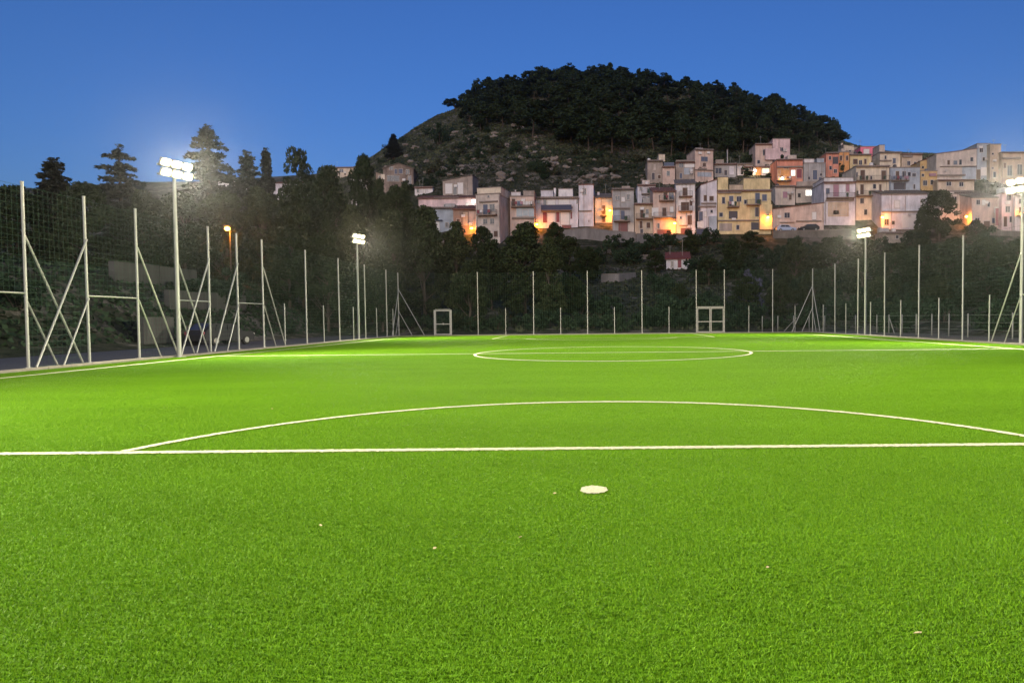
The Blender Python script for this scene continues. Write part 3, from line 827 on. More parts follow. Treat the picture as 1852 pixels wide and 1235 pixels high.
house('tall narrow white tower house with reddish cap', 1047, 1074, 335, 410, 'lav', 'flat', [('c', 1047, 1070, 381, 382.5), ('d', 1044.5, 1046.5, 384, 396, 'mauve'), ('p', 1064, 1066, 398, 402, 'stone')], -0.05, 8, roofmat=TILE)
house('house wall lit deep orange by a street lamp under a grey roof', 1076, 1107, 358, 406, 'cream', 'tile', [('d', 1089, 1095, 372, 388, 'brown'), ('b', 1085, 1097, 390, 391), ('d', 1089, 1095, 392.5, 402, 'brown'), ('c', 1076, 1107, 403, 405), ('k', 1081, 1085, 342, 352)], 0, 7, roofmat=TILE2)
house('plain grey plastered house with one small high window', 1108, 1147, 342, 421, 'grey', 'flat', [('s', 1124, 1130, 357, 365, 'white'), ('c', 1108, 1139, 376, 378.5), ('p', 1109, 1121, 380, 399, 'bluegrey'), ('s', 1123, 1130, 381, 397, 'blue'), ('b', 1110, 1139, 400, 401), ('g', 1119, 1135, 403, 420, 'garage'), ('p', 1136, 1146, 403, 420, 'beige')], 0.0, 8)
house('lavender upper storey with small balcony behind the beige row', 1153, 1186, 335, 372, 'lav', 'flat', [('b', 1160, 1180, 351, 352), ('w', 1170, 1180, 340, 349), ('d', 1162, 1168, 357, 366, 'blue'), ('w', 1157, 1161, 339, 344)], 0, 6)
house('low tan house with long ledge beside the beige tiled house', 1148, 1181, 369, 423, 'tan', 'flat', [('d', 1158, 1164, 377, 394, 'brown'), ('w', 1168, 1173, 379, 387), ('b', 1150, 1181, 395.5, 396), ('d', 1157, 1162, 400, 413, 'brown'), ('d', 1158, 1163, 414.5, 422, 'dark')], 0, 6)
house('beige house with dark red tiled roof and street lamp', 1181.5, 1222, 347, 426, 'rose', 'tile', [('d', 1200, 1207, 348.5, 362, 'brown'), ('w', 1210, 1218, 349, 361), ('b', 1192, 1219, 363, 364), ('d', 1198, 1205, 376, 391, 'brown'), ('s', 1212, 1218, 374, 384, 'white'), ('p', 1179, 1191, 376, 391, 'white'), ('b', 1182, 1222, 393.5, 394), ('g', 1189, 1213, 416, 426, 'garage'), ('w', 1189, 1193, 404, 413)], 0, 7)
house('tall white house with brown balcony doors on three floors', 1222.5, 1258, 333, 424, 'white', 'tile', [('d', 1235, 1243, 340, 354.5), ('b', 1228, 1252, 355.5, 356), ('d', 1232, 1246, 366, 381, 'brown'), ('p', 1247, 1252, 362, 372, 'brown'), ('b', 1227, 1252, 382, 383), ('d', 1243.5, 1251, 390, 407, 'brown'), ('w', 1230, 1233, 392, 396), ('c', 1229, 1244, 407.5, 409), ('g', 1232, 1250, 413, 424, 'garage'), ('x', 1257, 1257.4, 336, 412)], -0.1, 8, roofmat=TILE2)
house('blank tall white wall of a house beside the yellow house', 1267, 1297, 325, 424, 'lav', 'slope_r', [('c', 1268, 1295, 367, 369.5), ('c', 1262, 1294, 372.5, 375), ('d', 1264, 1271, 383, 399, 'blue'), ('s', 1274, 1278, 383, 392, 'white'), ('w', 1285, 1289, 380, 385), ('p', 1261, 1273, 401, 412, 'white'), ('g', 1260, 1281, 414, 424, 'navy'), ('v', 1281, 1295, 392, 420, 'bluegrey')], 0, 8)
house('large yellow house with blue shutters and stepped roof terrace', 1298, 1395, 345, 424, 'yellow', 'flat', [
    ('u', 1299, 1318, 320, 345, 'yellow'), ('u', 1346, 1394, 322, 345, 'yellow'), ('u', 1320, 1345, 334, 345, 'tan'),
    ('w', 1306, 1311, 357, 368), ('s', 1319, 1326, 355, 372.5, 'blue'), ('b', 1316, 1336, 374, 375), ('s', 1366, 1374, 349.5, 368, 'blue'), ('b', 1350, 1375, 370.5, 371), ('w', 1346, 1350, 362, 369),
    ('w', 1301, 1307, 385, 392), ('r', 1318, 1334, 382, 396), ('c', 1314, 1336, 374.8, 376.5), ('d', 1366, 1372, 375.5, 392, 'dark'), ('c', 1298, 1380, 398, 400), ('g', 1359, 1380, 403, 416, 'dark'), ('p', 1301, 1324, 404, 418, 'stone'), ('v', 1372.5, 1395, 371, 416, 'yellow'), ('c', 1298, 1340, 347, 350), ('c', 1349, 1395, 343, 346)], 0, 9)
house('long windowed pinkish wall house behind the parked cars', 1397, 1490, 368, 417, 'rose', 'slope_r', [('w', 1419, 1428, 385, 394), ('d', 1469, 1476, 384, 397, 'white'), ('w', 1469, 1476, 398, 400), ('c', 1410, 1436, 402, 403), ('c', 1440, 1485, 399, 401), ('x', 1488, 1488.4, 372, 402)], 0, 7)
# --- middle rows
house('beige block house with a faded closed window above the pink wall', 1402, 1438, 337, 371, 'beige', 'flat', [('s', 1416, 1424, 347, 358, 'mauve'), ('p', 1413, 1415, 340, 370, 'cream')], 0, 6)
house('grey-beige house with a brightly lit wide window', 1439, 1487, 338, 367, 'beige', 'flat', [('l', 1457, 1471, 344, 354), ('c', 1440, 1488, 329, 337, 'stone'), ('w', 1443, 1448, 350, 357)], 0, 6)
house('white house with mauve balcony door in the middle of town', 1490, 1547, 330, 408, 'lav', 'flat', [('d', 1507, 1517, 334, 356, 'mauve'), ('s', 1530, 1536, 333, 347, 'mauve'), ('b', 1494, 1544, 358, 359), ('c', 1494, 1544, 360.5, 364), ('d', 1506, 1512, 372, 386), ('w', 1520, 1530, 380, 388), ('p', 1507, 1517, 381, 388, 'white'), ('u', 1492, 1545, 321, 330, 'white'), ('p', 1497, 1535, 366, 392, 'tan'), ('x', 1493, 1493.4, 362, 405)], 0, 8)
house('cream three-storey house with brown balcony doors', 1548, 1608, 301, 398, 'cream', 'flat', [('d', 1556, 1564, 308, 326), ('d', 1594, 1602, 309, 326), ('b', 1548, 1608, 327, 328), ('d', 1556, 1562, 334, 352), ('d', 1590, 1594, 334, 352), ('b', 1548, 1600, 354, 355), ('w', 1556, 1562, 359, 368), ('w', 1574, 1577, 319, 325), ('c', 1548, 1608, 300, 302.5), ('w', 1548.5, 1551, 312, 320)], 0, 8)
house('grey two-storey house behind the lavender house', 1610, 1664, 304, 350, 'bluegrey', 'flat', [('d', 1620, 1626, 310, 326), ('b', 1611, 1642, 327, 328), ('w', 1650, 1656, 314, 319), ('r', 1616, 1638, 331, 343), ('w', 1652, 1655, 334, 342)], 0, 7)
house('large lavender-white house with dark eave and two bright windows', 1594, 1677, 351, 416, 'lav', 'tile', [('s', 1618, 1627, 363, 376, 'white'), ('s', 1665, 1672, 360, 375, 'white'), ('c', 1595, 1676, 382, 384), ('w', 1613, 1618, 400, 406), ('p', 1631, 1660, 389, 412, 'white'), ('x', 1637, 1637.4, 354, 382)], 0, 5, roofmat=TILE2)  # white shutter panels stand in for the light of two windows
house('orange-red terrace house glowing with warm lamps', 1405, 1452, 289, 338, 'salmon', 'flat', [('p', 1406, 1428, 305, 336, 'orange'), ('l', 1431, 1438, 308, 318), ('l', 1407, 1411, 308, 315), ('b', 1404, 1430, 327, 328), ('s', 1441, 1450, 306, 322, 'red'), ('c', 1405, 1452, 301, 303.5), ('w', 1418, 1426, 303.8, 306)], 0, 6)  # orange panel paints the lamp-lit part of the wall
house('low white and orange lit house with a dark tiled roof edge', 1346, 1394, 302, 318, 'white', 'flat', [('lw', 1379, 1391, 305, 313), ('w', 1355, 1362, 303, 309), ('p', 1367, 1377, 303, 317, 'orange')], 0, 4)
house('unfinished grey house with rooftop white box', 1453, 1493, 296, 336, 'grey', 'flat', [('s', 1470, 1478, 308, 325, 'blue'), ('w', 1483, 1487, 314, 318), ('u', 1456, 1474, 287, 296, 'white'), ('u', 1479, 1492, 286, 296, 'bluegrey'), ('w', 1461, 1465, 320, 325)], 0, 6)
house('salmon house with dark stair recess below the hilltop', 1494, 1517, 277, 321, 'salmon', 'flat', [('r', 1506, 1516, 284, 297), ('w', 1500, 1504, 301, 307), ('w', 1499, 1503, 283, 289)], 0, 5)
house('orange cube house with two tall brown windows', 1517.5, 1536, 276, 312, 'orange', 'flat', [('s', 1519, 1523, 282, 290), ('s', 1530, 1534, 282, 290)], 0, 5)
house('pale yellow low house with two brown shutters', 1537, 1576, 280, 306, 'yellow', 'flat', [('s', 1543, 1551, 288, 297), ('s', 1563, 1567, 288, 297)], 0, 5)
house('bright pink house with white door below the skyline', 1556, 1590, 266, 292, 'hotpink', 'flat', [('s', 1562, 1572, 270, 279, 'white'), ('p', 1578, 1585, 272, 290, 'red')], 0, 4)
house('grey-brown old house with chimney left of the pink house', 1525, 1556, 262, 284, 'stone', 'slope_l', [('k', 1526, 1529, 256, 264, 'beige'), ('w', 1535, 1539, 269, 275), ('p', 1527, 1544, 263, 272, 'cream')], 0, 4, roofmat=TILE2)
house('cream terrace house right of the pink house', 1591, 1630, 276, 304, 'cream', 'flat', [('w', 1600, 1603, 282, 288), ('u', 1592, 1602, 262, 276, 'beige'), ('c', 1591, 1612, 290, 292)], 0, 5)
house('tan house with paired chimneys on the right skyline', 1631, 1668, 279, 306, 'tan', 'flat', [('w', 1641, 1646, 292, 299), ('w', 1653, 1656, 293, 299), ('k', 1626, 1630, 272, 282, 'cream'), ('c', 1632, 1650, 281, 285)], 0, 5)
house('ochre house gable below the long grey building', 1664, 1694, 284, 316, 'ochre', 'slope_r', [('w', 1667, 1671, 301, 305)], 0, 6)
house('long grey building with brown sloping roof on the right', 1693, 1766, 270, 328, 'beige', 'slope_r', [('w', 1755, 1760, 285, 292), ('c', 1694, 1745, 316, 319), ('p', 1740, 1765, 302, 327, 'bluegrey'), ('c', 1700, 1766, 301, 302)], 0, 8, roofmat=TILE)
house('tall grey-blue block house with a small side door', 1766.5, 1790, 261, 326, 'bluegrey', 'flat', [('d', 1763, 1773, 307, 325), ('p', 1774, 1789, 303, 318, 'white'), ('w', 1777, 1781, 285, 291)], 0, 8)
house('tall tan block house at right with two small vents', 1790.5, 1810, 262, 330, 'tan', 'flat', [('w', 1794, 1797, 277, 280), ('w', 1793, 1797, 303, 306)], 0, 7)
house('broad tan house at the right edge below the sky', 1811, 1868, 276, 334, 'tan', 'flat', [('w', 1822, 1830, 300, 318), ('w', 1840, 1848, 298, 316), ('c', 1812, 1845, 285, 288)], 0, 8)
house('ochre corner house with purple awning under the grey building', 1664.5, 1695, 310, 345, 'ochre', 'flat', [('c', 1680, 1692, 314, 319, 'mauve'), ('w', 1667, 1671, 315, 319), ('w', 1683, 1688, 326, 334)], 0, 5)
house('olive terrace house with long wall right of the dark tree', 1695.5, 1762, 326, 352, 'tan', 'flat', [('w', 1712, 1720, 329, 336), ('w', 1735, 1742, 330, 337), ('c', 1697, 1760, 345, 348)], 0, 4)
house('low pale house behind the big dark tree in town', 1700, 1756, 352, 400, 'beige', 'flat', [('w', 1722, 1730, 356, 366), ('w', 1740, 1747, 358, 367)], 0, 5)
house('brown-roofed house above the right orange street lamp', 1757, 1810, 358, 414, 'rose', 'tile', [('w', 1766, 1772, 362, 370), ('s', 1776, 1782, 362, 371, 'white'), ('d', 1779, 1790, 400, 413, 'brown'), ('w', 1786, 1790, 366, 374), ('s', 1798, 1803, 375, 385, 'white')], 0, 8, roofmat=TILE2)
house('pink house with tall orange-lit doorway at right', 1811, 1834, 350, 418, 'pink', 'flat', [('w', 1821, 1828, 352, 362), ('d', 1800, 1806, 377, 408, 'red'), ('d', 1815, 1821, 392, 410, 'brown'), ('w', 1826, 1830, 392, 402)], 0, 7)
house('white house at the right edge with orange lamp beside it', 1835, 1872, 353, 420, 'white', 'flat', [('w', 1843, 1849, 360, 368), ('d', 1846, 1851, 398, 416, 'brown'), ('b', 1838, 1868, 390, 391)], 0, 7)
# --- upper rows
house('grey stone house with blue tarpaulin terrace at upper left', 1171, 1199, 291, 332, 'stone', 'flat', [('p', 1182, 1186, 297, 308, 'beige'), ('d', 1179, 1184, 313, 325, 'dark'), ('u', 1192, 1203, 279, 291, 'cream')], 0, 6)
house('beige walled house with a blue awning below the wood', 1198, 1221, 302, 334, 'rose', 'flat', [('p', 1201, 1219, 294, 302, 'blue'), ('w', 1206, 1211, 310, 318)], 0, 5)
house('low cluttered house with white terrace wall next to the cube house', 1222, 1256, 294, 330, 'stone', 'flat', [('p', 1238, 1256, 294.5, 303, 'white'), ('w', 1228, 1236, 295, 303), ('p', 1237, 1252, 304, 316, 'bluegrey'), ('s', 1248, 1250, 304, 315, 'white'), ('c', 1222, 1256, 290, 293)], 0, 5)
house('plain cube house with one blue window below the wood', 1256.5, 1291, 271, 330, 'rose', 'flat', [('s', 1268, 1280, 284, 292, 'blue'), ('c', 1262, 1278, 305, 307), ('c', 1256, 1291, 307.5, 308.5), ('p', 1261, 1287, 312, 320, 'bluegrey')], 0.16, 7)
house('low grey houses row with dark openings beside the cube house', 1292, 1332, 297, 322, 'grey', 'flat', [('w', 1294, 1305, 304, 314), ('d', 1310, 1315, 308, 317, 'dark'), ('p', 1319, 1327, 301, 316, 'lav'), ('k', 1318, 1319.5, 268, 300, 'grey')], 0, 4)
house('small white-walled house with dark door under the pine wood', 1333, 1362, 297, 318, 'white', 'flat', [('d', 1340, 1344, 304, 316, 'dark'), ('w', 1348, 1354, 303, 309)], 0, 4)
house('pinkish white house with stepped blank blocks on the hill', 1366, 1397, 261, 304, 'rose', 'flat', [('w', 1380, 1383, 271, 281), ('v', 1383, 1410, 270, 290, 'pink')], 0, 7)
house('tall blank pinkish tower block house under the wood', 1397.5, 1429, 252, 300, 'pink', 'flat', [('w', 1398.5, 1402, 274, 281)], 0, 7)
house('small cream roadside house with weathered wall below the lavender house', 1596, 1640, 421, 440, 'stone', 'flat', [('w', 1620, 1625, 426, 431)], 0, 3.5)
house('small white cottage with dull red roof on the dark slope', 1205, 1247, 468, 487, 'white', 'tile', [('w', 1214, 1218, 473, 482), ('d', 1226, 1232, 470, 484, 'red')], -0.12, 4.5, roofmat=mat('red_roof_tiles', (0.15, 0.045, 0.04), 0.9, 0.3, 2.5, bump=0.5))
house('white terrace house glimpsed through the dark trees at left', 395, 445, 328, 352, 'white', 'flat', [('w', 402, 408, 334, 342), ('w', 418, 424, 334, 342), ('w', 432, 438, 334, 342)], 0, 5)
house('grey house with red roof glimpsed between left treetops', 495, 548, 332, 362, 'lav', 'tile', [('w', 503, 509, 342, 350), ('w', 520, 527, 342, 350), ('w', 536, 541, 342, 350)], 0, 5)

# --- retaining walls and the street in front of the town
def retaining(label, pts, z_top_y, th=0.5, m='wallgrey', name='retaining_wall'):
    """pts: pixels along the foot of the wall and the pixel y of the top"""
    w = empty(name, (0, 0, 0), 0, label, 'wall')
    prev = None
    P3 = []
    for (px, pyb), pyt in zip(pts, z_top_y):
        Y = hit(px, pyb, 75) or 130
        X, zt = at(px, pyt, Y); _, zb = at(px, pyb, Y)
        P3.append((X, Y, zb, zt))
    w.location = (P3[0][0], P3[0][1], P3[0][2])
    ox, oy, oz = P3[0][:3]
    for (a, b) in zip(P3[:-1], P3[1:]):
        v = [(a[0]-ox, a[1]-oy, a[2]-oz-2), (b[0]-ox, b[1]-oy, b[2]-oz-2), (b[0]-ox, b[1]-oy, b[3]-oz), (a[0]-ox, a[1]-oy, a[3]-oz)]
        v += [(x, y + th, z) for x, y, z in v]
        link_mesh('wall_panel', mesh_np('wall_panel', v, [(0, 1, 2, 3), (7, 6, 5, 4), (3, 2, 6, 7), (0, 3, 7, 4), (1, 5, 6, 2)], PL[m]), w)
        v2 = [(a[0]-ox, a[1]-oy-.06, a[3]-oz+.004), (b[0]-ox, b[1]-oy-.06, b[3]-oz+.004), (b[0]-ox, b[1]-oy+th+.06, b[3]-oz+.004), (a[0]-ox, a[1]-oy+th+.06, a[3]-oz+.004)]
        MB().slab([(x, y, z + .12) for x, y, z in v2], 0.115).build('coping', TRIM, w)
    return w
retaining('grey street retaining wall below the white and orange houses', [(1018, 432), (1060, 433), (1105, 438), (1150, 440)], [417, 413, 418, 421])
retaining('grey street retaining wall below the beige tiled houses', [(1151, 441), (1190, 438), (1240, 433), (1296, 432)], [423, 425, 426, 425])
retaining('stained retaining wall below the pinkish house and parked cars', [(1398, 432), (1440, 431), (1490, 430), (1540, 428)], [419, 418, 417, 415], m='wallstone')
retaining('low wall in front of the lavender house', [(1597, 420), (1640, 420), (1690, 421)], [416, 416, 417], m='wallstone')
retaining('retaining wall below the right-hand houses', [(1770, 424), (1810, 428), (1870, 430)], [415, 418, 420], m='wallstone')
retaining('pale terrace wall low on the dark slope', [(1087, 511), (1120, 510), (1150, 503)], [497, 496, 494])
retaining('short pale terrace wall above the slope path', [(1084, 460), (1110, 459)], [453, 453], m='wallgrey')
retaining('stone garden terrace wall in the middle of the slope', [(1128, 470), (1180, 469)], [463, 462], m='wallstone')

# --- left roadside walls
M_CONC = mat('stained_concrete', (0.06, 0.057, 0.052), 0.95, 0.35, 0.7, bump=0.3, streak=0.35)
def long_wall(label, x, y0, y1, z0, z1, step=2.4):
    w = empty('concrete_wall', (x, (y0 + y1) / 2, z0), 0, label, 'wall')
    n = round((y1 - y0) / step)
    for k in range(n):
        a, b = y0 + (y1 - y0) * k / n, y0 + (y1 - y0) * (k + 1) / n
        MB().box(-.2, .2 + random.uniform(-.02, .02), a - w.location.y + .012, b - w.location.y - .012, 0, z1 - z0 + random.uniform(-.05, .05)).build('wall_panel', M_CONC, w)
    return w
long_wall('upper stained concrete retaining wall on the left bank', -33.6, 47, 57, 3.6, 5.9)
long_wall('lower stained concrete retaining wall on the left bank', -31.0, 49, 60, 2.0, 3.9)
long_wall('low concrete wall beside the road at the left', -27.35, 40.6, 43.6, -0.05, 1.9, 3.0)

# --- street lamps (sodium)
M_SOD = mat('sodium_bulb', (1, 0.6, 0.2), 0.4, 0.0, 1, emit=((1.0, 0.40, 0.05), 12.0))
M_LAMPW = mat('white_bulb', (1, 1, 1), 0.4, 0.0, 1, emit=((1.0, 0.95, 0.85), 14.0))
def street_lamp(label, px, py, fy, power, col=(1.0, 0.29, 0.02), wall=True, Y=None, ground_px=None, white=False):
    if Y is None: Y = (hit(px, fy, 90) or 140) - 1.5
    X, z = at(px, py, Y)
    t = empty('street_lamp', (X, Y, z), 0, label, 'street lamp', 'street lamps of the town')
    if wall:
        MB().tube((0, .03, .25), (0, 1.35, .25), 0.04, n=6).tube((0, .9, .25), (0, 1.35, -.2), 0.03, n=6).build('bracket', RAIL, t)
    else:
        zg = ground_z(X, Y + .5)
        MB().tube((0, .5, zg - z), (0, .5, .3), 0.07, 0.05, n=8).tube((0, .5, .28), (0, 0, .28), 0.035, n=6).build('pole', RAIL, t)
    MB().prism([(-.3, .12), (.3, .12), (.16, .3), (-.16, .3)], -.28, .28).build('lamp_shade', RAIL, t)
    b = bpy.data.meshes.new('bulb'); bm = bmesh.new(); bmesh.ops.create_uvsphere(bm, u_segments=10, v_segments=7, radius=0.27); bm.to_mesh(b); bm.free()
    b.materials.append(M_LAMPW if white else M_SOD); b.shade_smooth()
    o = link_mesh('bulb', b, t); o.scale = (1, 1, .75); o.location = (0, 0, -.1)
    li = bpy.data.lights.new('lamp_glow', 'POINT'); li.energy = power * 0.85; li.color = col; li.shadow_soft_size = 0.3
    lo = bpy.data.objects.new('glow', li); COL.objects.link(lo); lo.parent = t; lo.location = (0, -.15, -.45)
    return t
street_lamp('orange street lamp on a pole left of the tall beige house', 853, 412, 424, 420, wall=False)
street_lamp('orange street lamp at the corner below the glass veranda', 971, 405, 414, 420)
street_lamp('orange wall lamp in the corner of the orange lit house', 1103, 380, 406, 520)
street_lamp('orange wall lamp on the beige tiled house', 1220, 403, 425, 480)
street_lamp('orange wall lamp at the corner of the yellow house', 1389, 392, 422, 480)
street_lamp('orange wall lamp on the left corner of the lavender house', 1596, 392, 416, 480)
street_lamp('orange wall lamp below the brown-roofed house at right', 1748, 391, 408, 420)
street_lamp('orange street lamp at the right edge of the view', 1850, 384, 417, 480)
street_lamp('orange lamp glowing through the trees at the left', 411, 412, 436, 520, Y=69, wall=False)
street_lamp('small warm lamp on the terrace of the orange-red house', 1415, 322, 336, 90, (1, .75, .4), white=True)
street_lamp('white lamp on the long pink house', 857, 363, 379, 110, (1, .95, .85), white=True)
street_lamp('small warm lamp beside the ruined farmhouse', 692, 320, 341, 110, (1, .72, .45), white=True)
street_lamp('warm lamp over the low white and orange house', 1366, 308, 318, 140, (1, .6, .3), white=True)

# --- parked cars
def car(label, X, Y, z, rz, paint, scale=1.0):
    t = empty('parked_car', (X, Y, z), rz, label, 'car', 'parked cars')
    t.scale = (scale,) * 3
    prof = [(-2.05, .32), (2.05, .32), (2.1, .62), (1.95, .82), (1.05, .95), (.45, 1.42), (-1.35, 1.46), (-1.95, 1.0), (-2.12, .7)]
    mb = MB(); n = len(prof)
    rows = [(-.86, .985), (-.8, 1.0), (0, 1.01), (.8, 1.0), (.86, .985)]
    for yv, s in rows:
        tap = lambda zz: (1 - .16 * max(0, zz - .9) / .55)
        mb.v += [(x * s, yv * tap(zz), zz) for x, zz in prof]
    for r in range(len(rows) - 1):
        for k in range(n):
            mb.f.append((r*n + k, r*n + (k+1) % n, (r+1)*n + (k+1) % n, (r+1)*n + k))
    mb.f += [tuple(range(n - 1, -1, -1)), tuple(range((len(rows)-1)*n, len(rows)*n))]
    b = mb.build('body', paint, t, True)
    for s in (-1, 1):
        y = s * .80
        MB().prism([(-1.3, .98), (-.35, .98), (-.35, 1.36), (-1.1, 1.36)], min(y, y + s * .06), max(y, y + s * .06)).build('side_window', GLASS, t)
        MB().prism([(-.27, .98), (.85, .98), (.38, 1.34), (-.27, 1.36)], min(y, y + s * .06), max(y, y + s * .06)).build('side_window', GLASS, t)
        for x in (-1.28, 1.3):
            w = MB().tube((x, s * .68, .32), (x, s * .9, .32), .32, n=16).build('wheel', mat('tyre', (.025, .025, .025), .9), t, True)
            MB().tube((x, s * .885, .32), (x, s * .915, .32), .19, n=12).build('rim', M_STEEL, w)
        MB().box(2.02, 2.12, s * .62 - .16, s * .62 + .16, .62, .76).build('headlight', PAINT['white'], t)
        MB().box(-2.12, -2.04, s * .66 - .12, s * .66 + .12, .72, .92).build('tail_light', PAINT['red'], t)
    MB().slab([(1.02, -.62, 1.0), (1.02, .62, 1.0), (.5, .6, 1.42), (.5, -.6, 1.42)][::-1], .03).build('windscreen', GLASS, t)
    MB().slab([(-1.98, -.6, 1.03), (-1.98, .6, 1.03), (-1.4, .58, 1.45), (-1.4, -.58, 1.45)], .03).build('rear_window', GLASS, t)
    return t
P_SILV = mat('silver_car_paint', (0.38, 0.42, 0.46), 0.3, 0.03, 1, metal=0.4, spec=0.5)
P_GREY = mat('grey_car_paint', (0.016, 0.016, 0.018), 0.6, 0.03, 1, spec=0.2)
def car_px(label, px, py, rz, paint):
    Y = hit(px, py, 100) - 1.2
    X, _ = at(px, py, Y)
    car(label, X, Y, ground_z(X, Y + .6) + .02, rz, paint)
car_px('silver car parked in front of the pinkish wall house', 1420, 418.5, 0.08, P_SILV)
car_px('dark grey car parked right of the silver car', 1462, 418, 3.2, P_GREY)
car('dark grey hatchback parked by the road at the left', -24.6, 44.5, -0.02, math.radians(74), P_GREY)
# ------------------------------------------------------------------ vegetation
def foliage_mat(name, c_dark, c_light):
    m = bpy.data.materials.new(name)
    m.use_nodes = True
    n, l = m.node_tree.nodes, m.node_tree.links
    b = n['Principled BSDF']
    b.inputs['Roughness'].default_value = 0.75
    b.inputs['Specular IOR Level'].default_value = 0.12
    g = n.new('ShaderNodeNewGeometry')
    oi = n.new('ShaderNodeObjectInfo')
    tc = n.new('ShaderNodeTexCoord')
    nz = n.new('ShaderNodeTexNoise'); nz.inputs['Scale'].default_value = 0.55; nz.inputs['Detail'].default_value = 3
    l.new(tc.outputs['Object'], nz.inputs['Vector'])
    a = n.new('ShaderNodeMath'); a.operation = 'MULTIPLY_ADD'; a.inputs[1].default_value = 0.45
    l.new(g.outputs['Random Per Island'], a.inputs[0])
    b2 = n.new('ShaderNodeMath'); b2.operation = 'MULTIPLY_ADD'; b2.inputs[1].default_value = 0.25
    l.new(oi.outputs['Random'], b2.inputs[0])
    s = n.new('ShaderNodeMath'); s.operation = 'MULTIPLY'; s.inputs[1].default_value = 0.5
    l.new(nz.outputs['Fac'], s.inputs[0]); l.new(s.outputs[0], b2.inputs[2]); l.new(b2.outputs[0], a.inputs[2])
    r = n.new('ShaderNodeValToRGB')
    r.color_ramp.elements[0].position, r.color_ramp.elements[0].color = 0.25, (*c_dark, 1)
    r.color_ramp.elements[1].position, r.color_ramp.elements[1].color = 0.95, (*c_light, 1)
    l.new(a.outputs[0], r.inputs[0]); l.new(r.outputs[0], b.inputs['Base Color'])
    return m
FM = {
    'pine': foliage_mat('pine_needles', (0.010, 0.022, 0.009), (0.036, 0.056, 0.024)),
    'broad': foliage_mat('broad_leaves', (0.011, 0.024, 0.008), (0.042, 0.056, 0.020)),
    'euc': foliage_mat('olive_leaves', (0.014, 0.027, 0.010), (0.058, 0.070, 0.028)),
    'cedar': foliage_mat('cedar_needles', (0.018, 0.024, 0.018), (0.055, 0.060, 0.040)),
    'bush': foliage_mat('shrub_leaves', (0.009, 0.022, 0.010), (0.036, 0.060, 0.030)),
    'blossom': foliage_mat('grey_violet_leaves', (0.05, 0.055, 0.08), (0.12, 0.12, 0.18)),
    'dry': foliage_mat('dry_hill_weeds', (0.034, 0.048, 0.022), (0.100, 0.112, 0.058)),
    'scrub': foliage_mat('dry_scrub', (0.018, 0.028, 0.013), (0.065, 0.07, 0.040)),
}
BARK = mat('bark', (0.075, 0.058, 0.045), 0.95, 0.35, 3, bump=0.6, streak=0.3)

def leaves(centres, size, rg, flat=0.0):
    """quads of random tilt at centres (n,3)"""
    n = len(centres)
    a = rg.normal(size=(n, 3)); a[:, 2] *= (1 - flat); a /= np.linalg.norm(a, axis=1)[:, None]
    b = rg.normal(size=(n, 3)); b[:, 2] *= (1 - flat)
    b -= a * (a * b).sum(1)[:, None]; b /= np.linalg.norm(b, axis=1)[:, None]
    s = (size * rg.uniform(.6, 1.35, n))[:, None]
    a, b = a * s, b * s * 0.55
    return np.stack([centres - a, centres + b * .9 - a * .1, centres + a, centres - b * .9 + a * .1], 1).reshape(-1, 3)
def clump_pts(c, r, n, rg, zs=0.8):
    d = rg.normal(size=(n, 3)); d /= np.linalg.norm(d, axis=1)[:, None]
    rad = r * rg.uniform(.35, 1.0, n) ** 0.5
    p = d * rad[:, None]; p[:, 2] *= zs
    return p + np.asarray(c)
def broad_tree(seed, H=16.0, R=4.6, base=0.16, nc=62, per=170, leaf=0.27, m='broad', narrow=0.0):
    rg = np.random.default_rng(seed)
    pts, cs = [], []
    for k in range(nc):
        u = rg.uniform(0, 1) ** 0.85
        z = H * (base + (1 - base) * u)
        prof = math.sin(math.pi * min(1, (0.12 + 0.86 * u))) ** 0.7 * (1 - narrow * u)
        rad = R * prof * math.sqrt(rg.uniform(.05, 1.0))
        a = rg.uniform(0, 2 * math.pi)
        c = np.array([rad * math.cos(a), rad * math.sin(a), z * 0.97])
        cr = R * rg.uniform(.16, .34)
        cs.append(c)
        pts.append(clump_pts(c, cr, int(per * (cr / (R * .25)) ** 2), rg, 0.85))
    V = leaves(np.concatenate(pts), leaf, rg)
    crown = mesh_quads('crown', V, 4, FM[m])
    mb = MB()
    jit = [Vector((0, 0, -1.0))] + [Vector((rg.normal() * .12 * k, rg.normal() * .12 * k, H * .16 * k)) for k in range(1, 6)]
    for k in range(5): mb.tube(jit[k], jit[k + 1], H * .018 * (1 - .16 * k), H * .018 * (1 - .16 * (k + 1)), n=7)
    for c in cs[::3]:
        k = max(1, min(4, int(c[2] / (H * .16)) - 1))
        mb.tube(jit[k], Vector(c), H * .006, H * .002, n=5)
    me = bpy.data.meshes.new('trunk'); me.from_pydata(mb.v, [], mb.f); me.materials.append(BARK)
    return crown, me, H, R
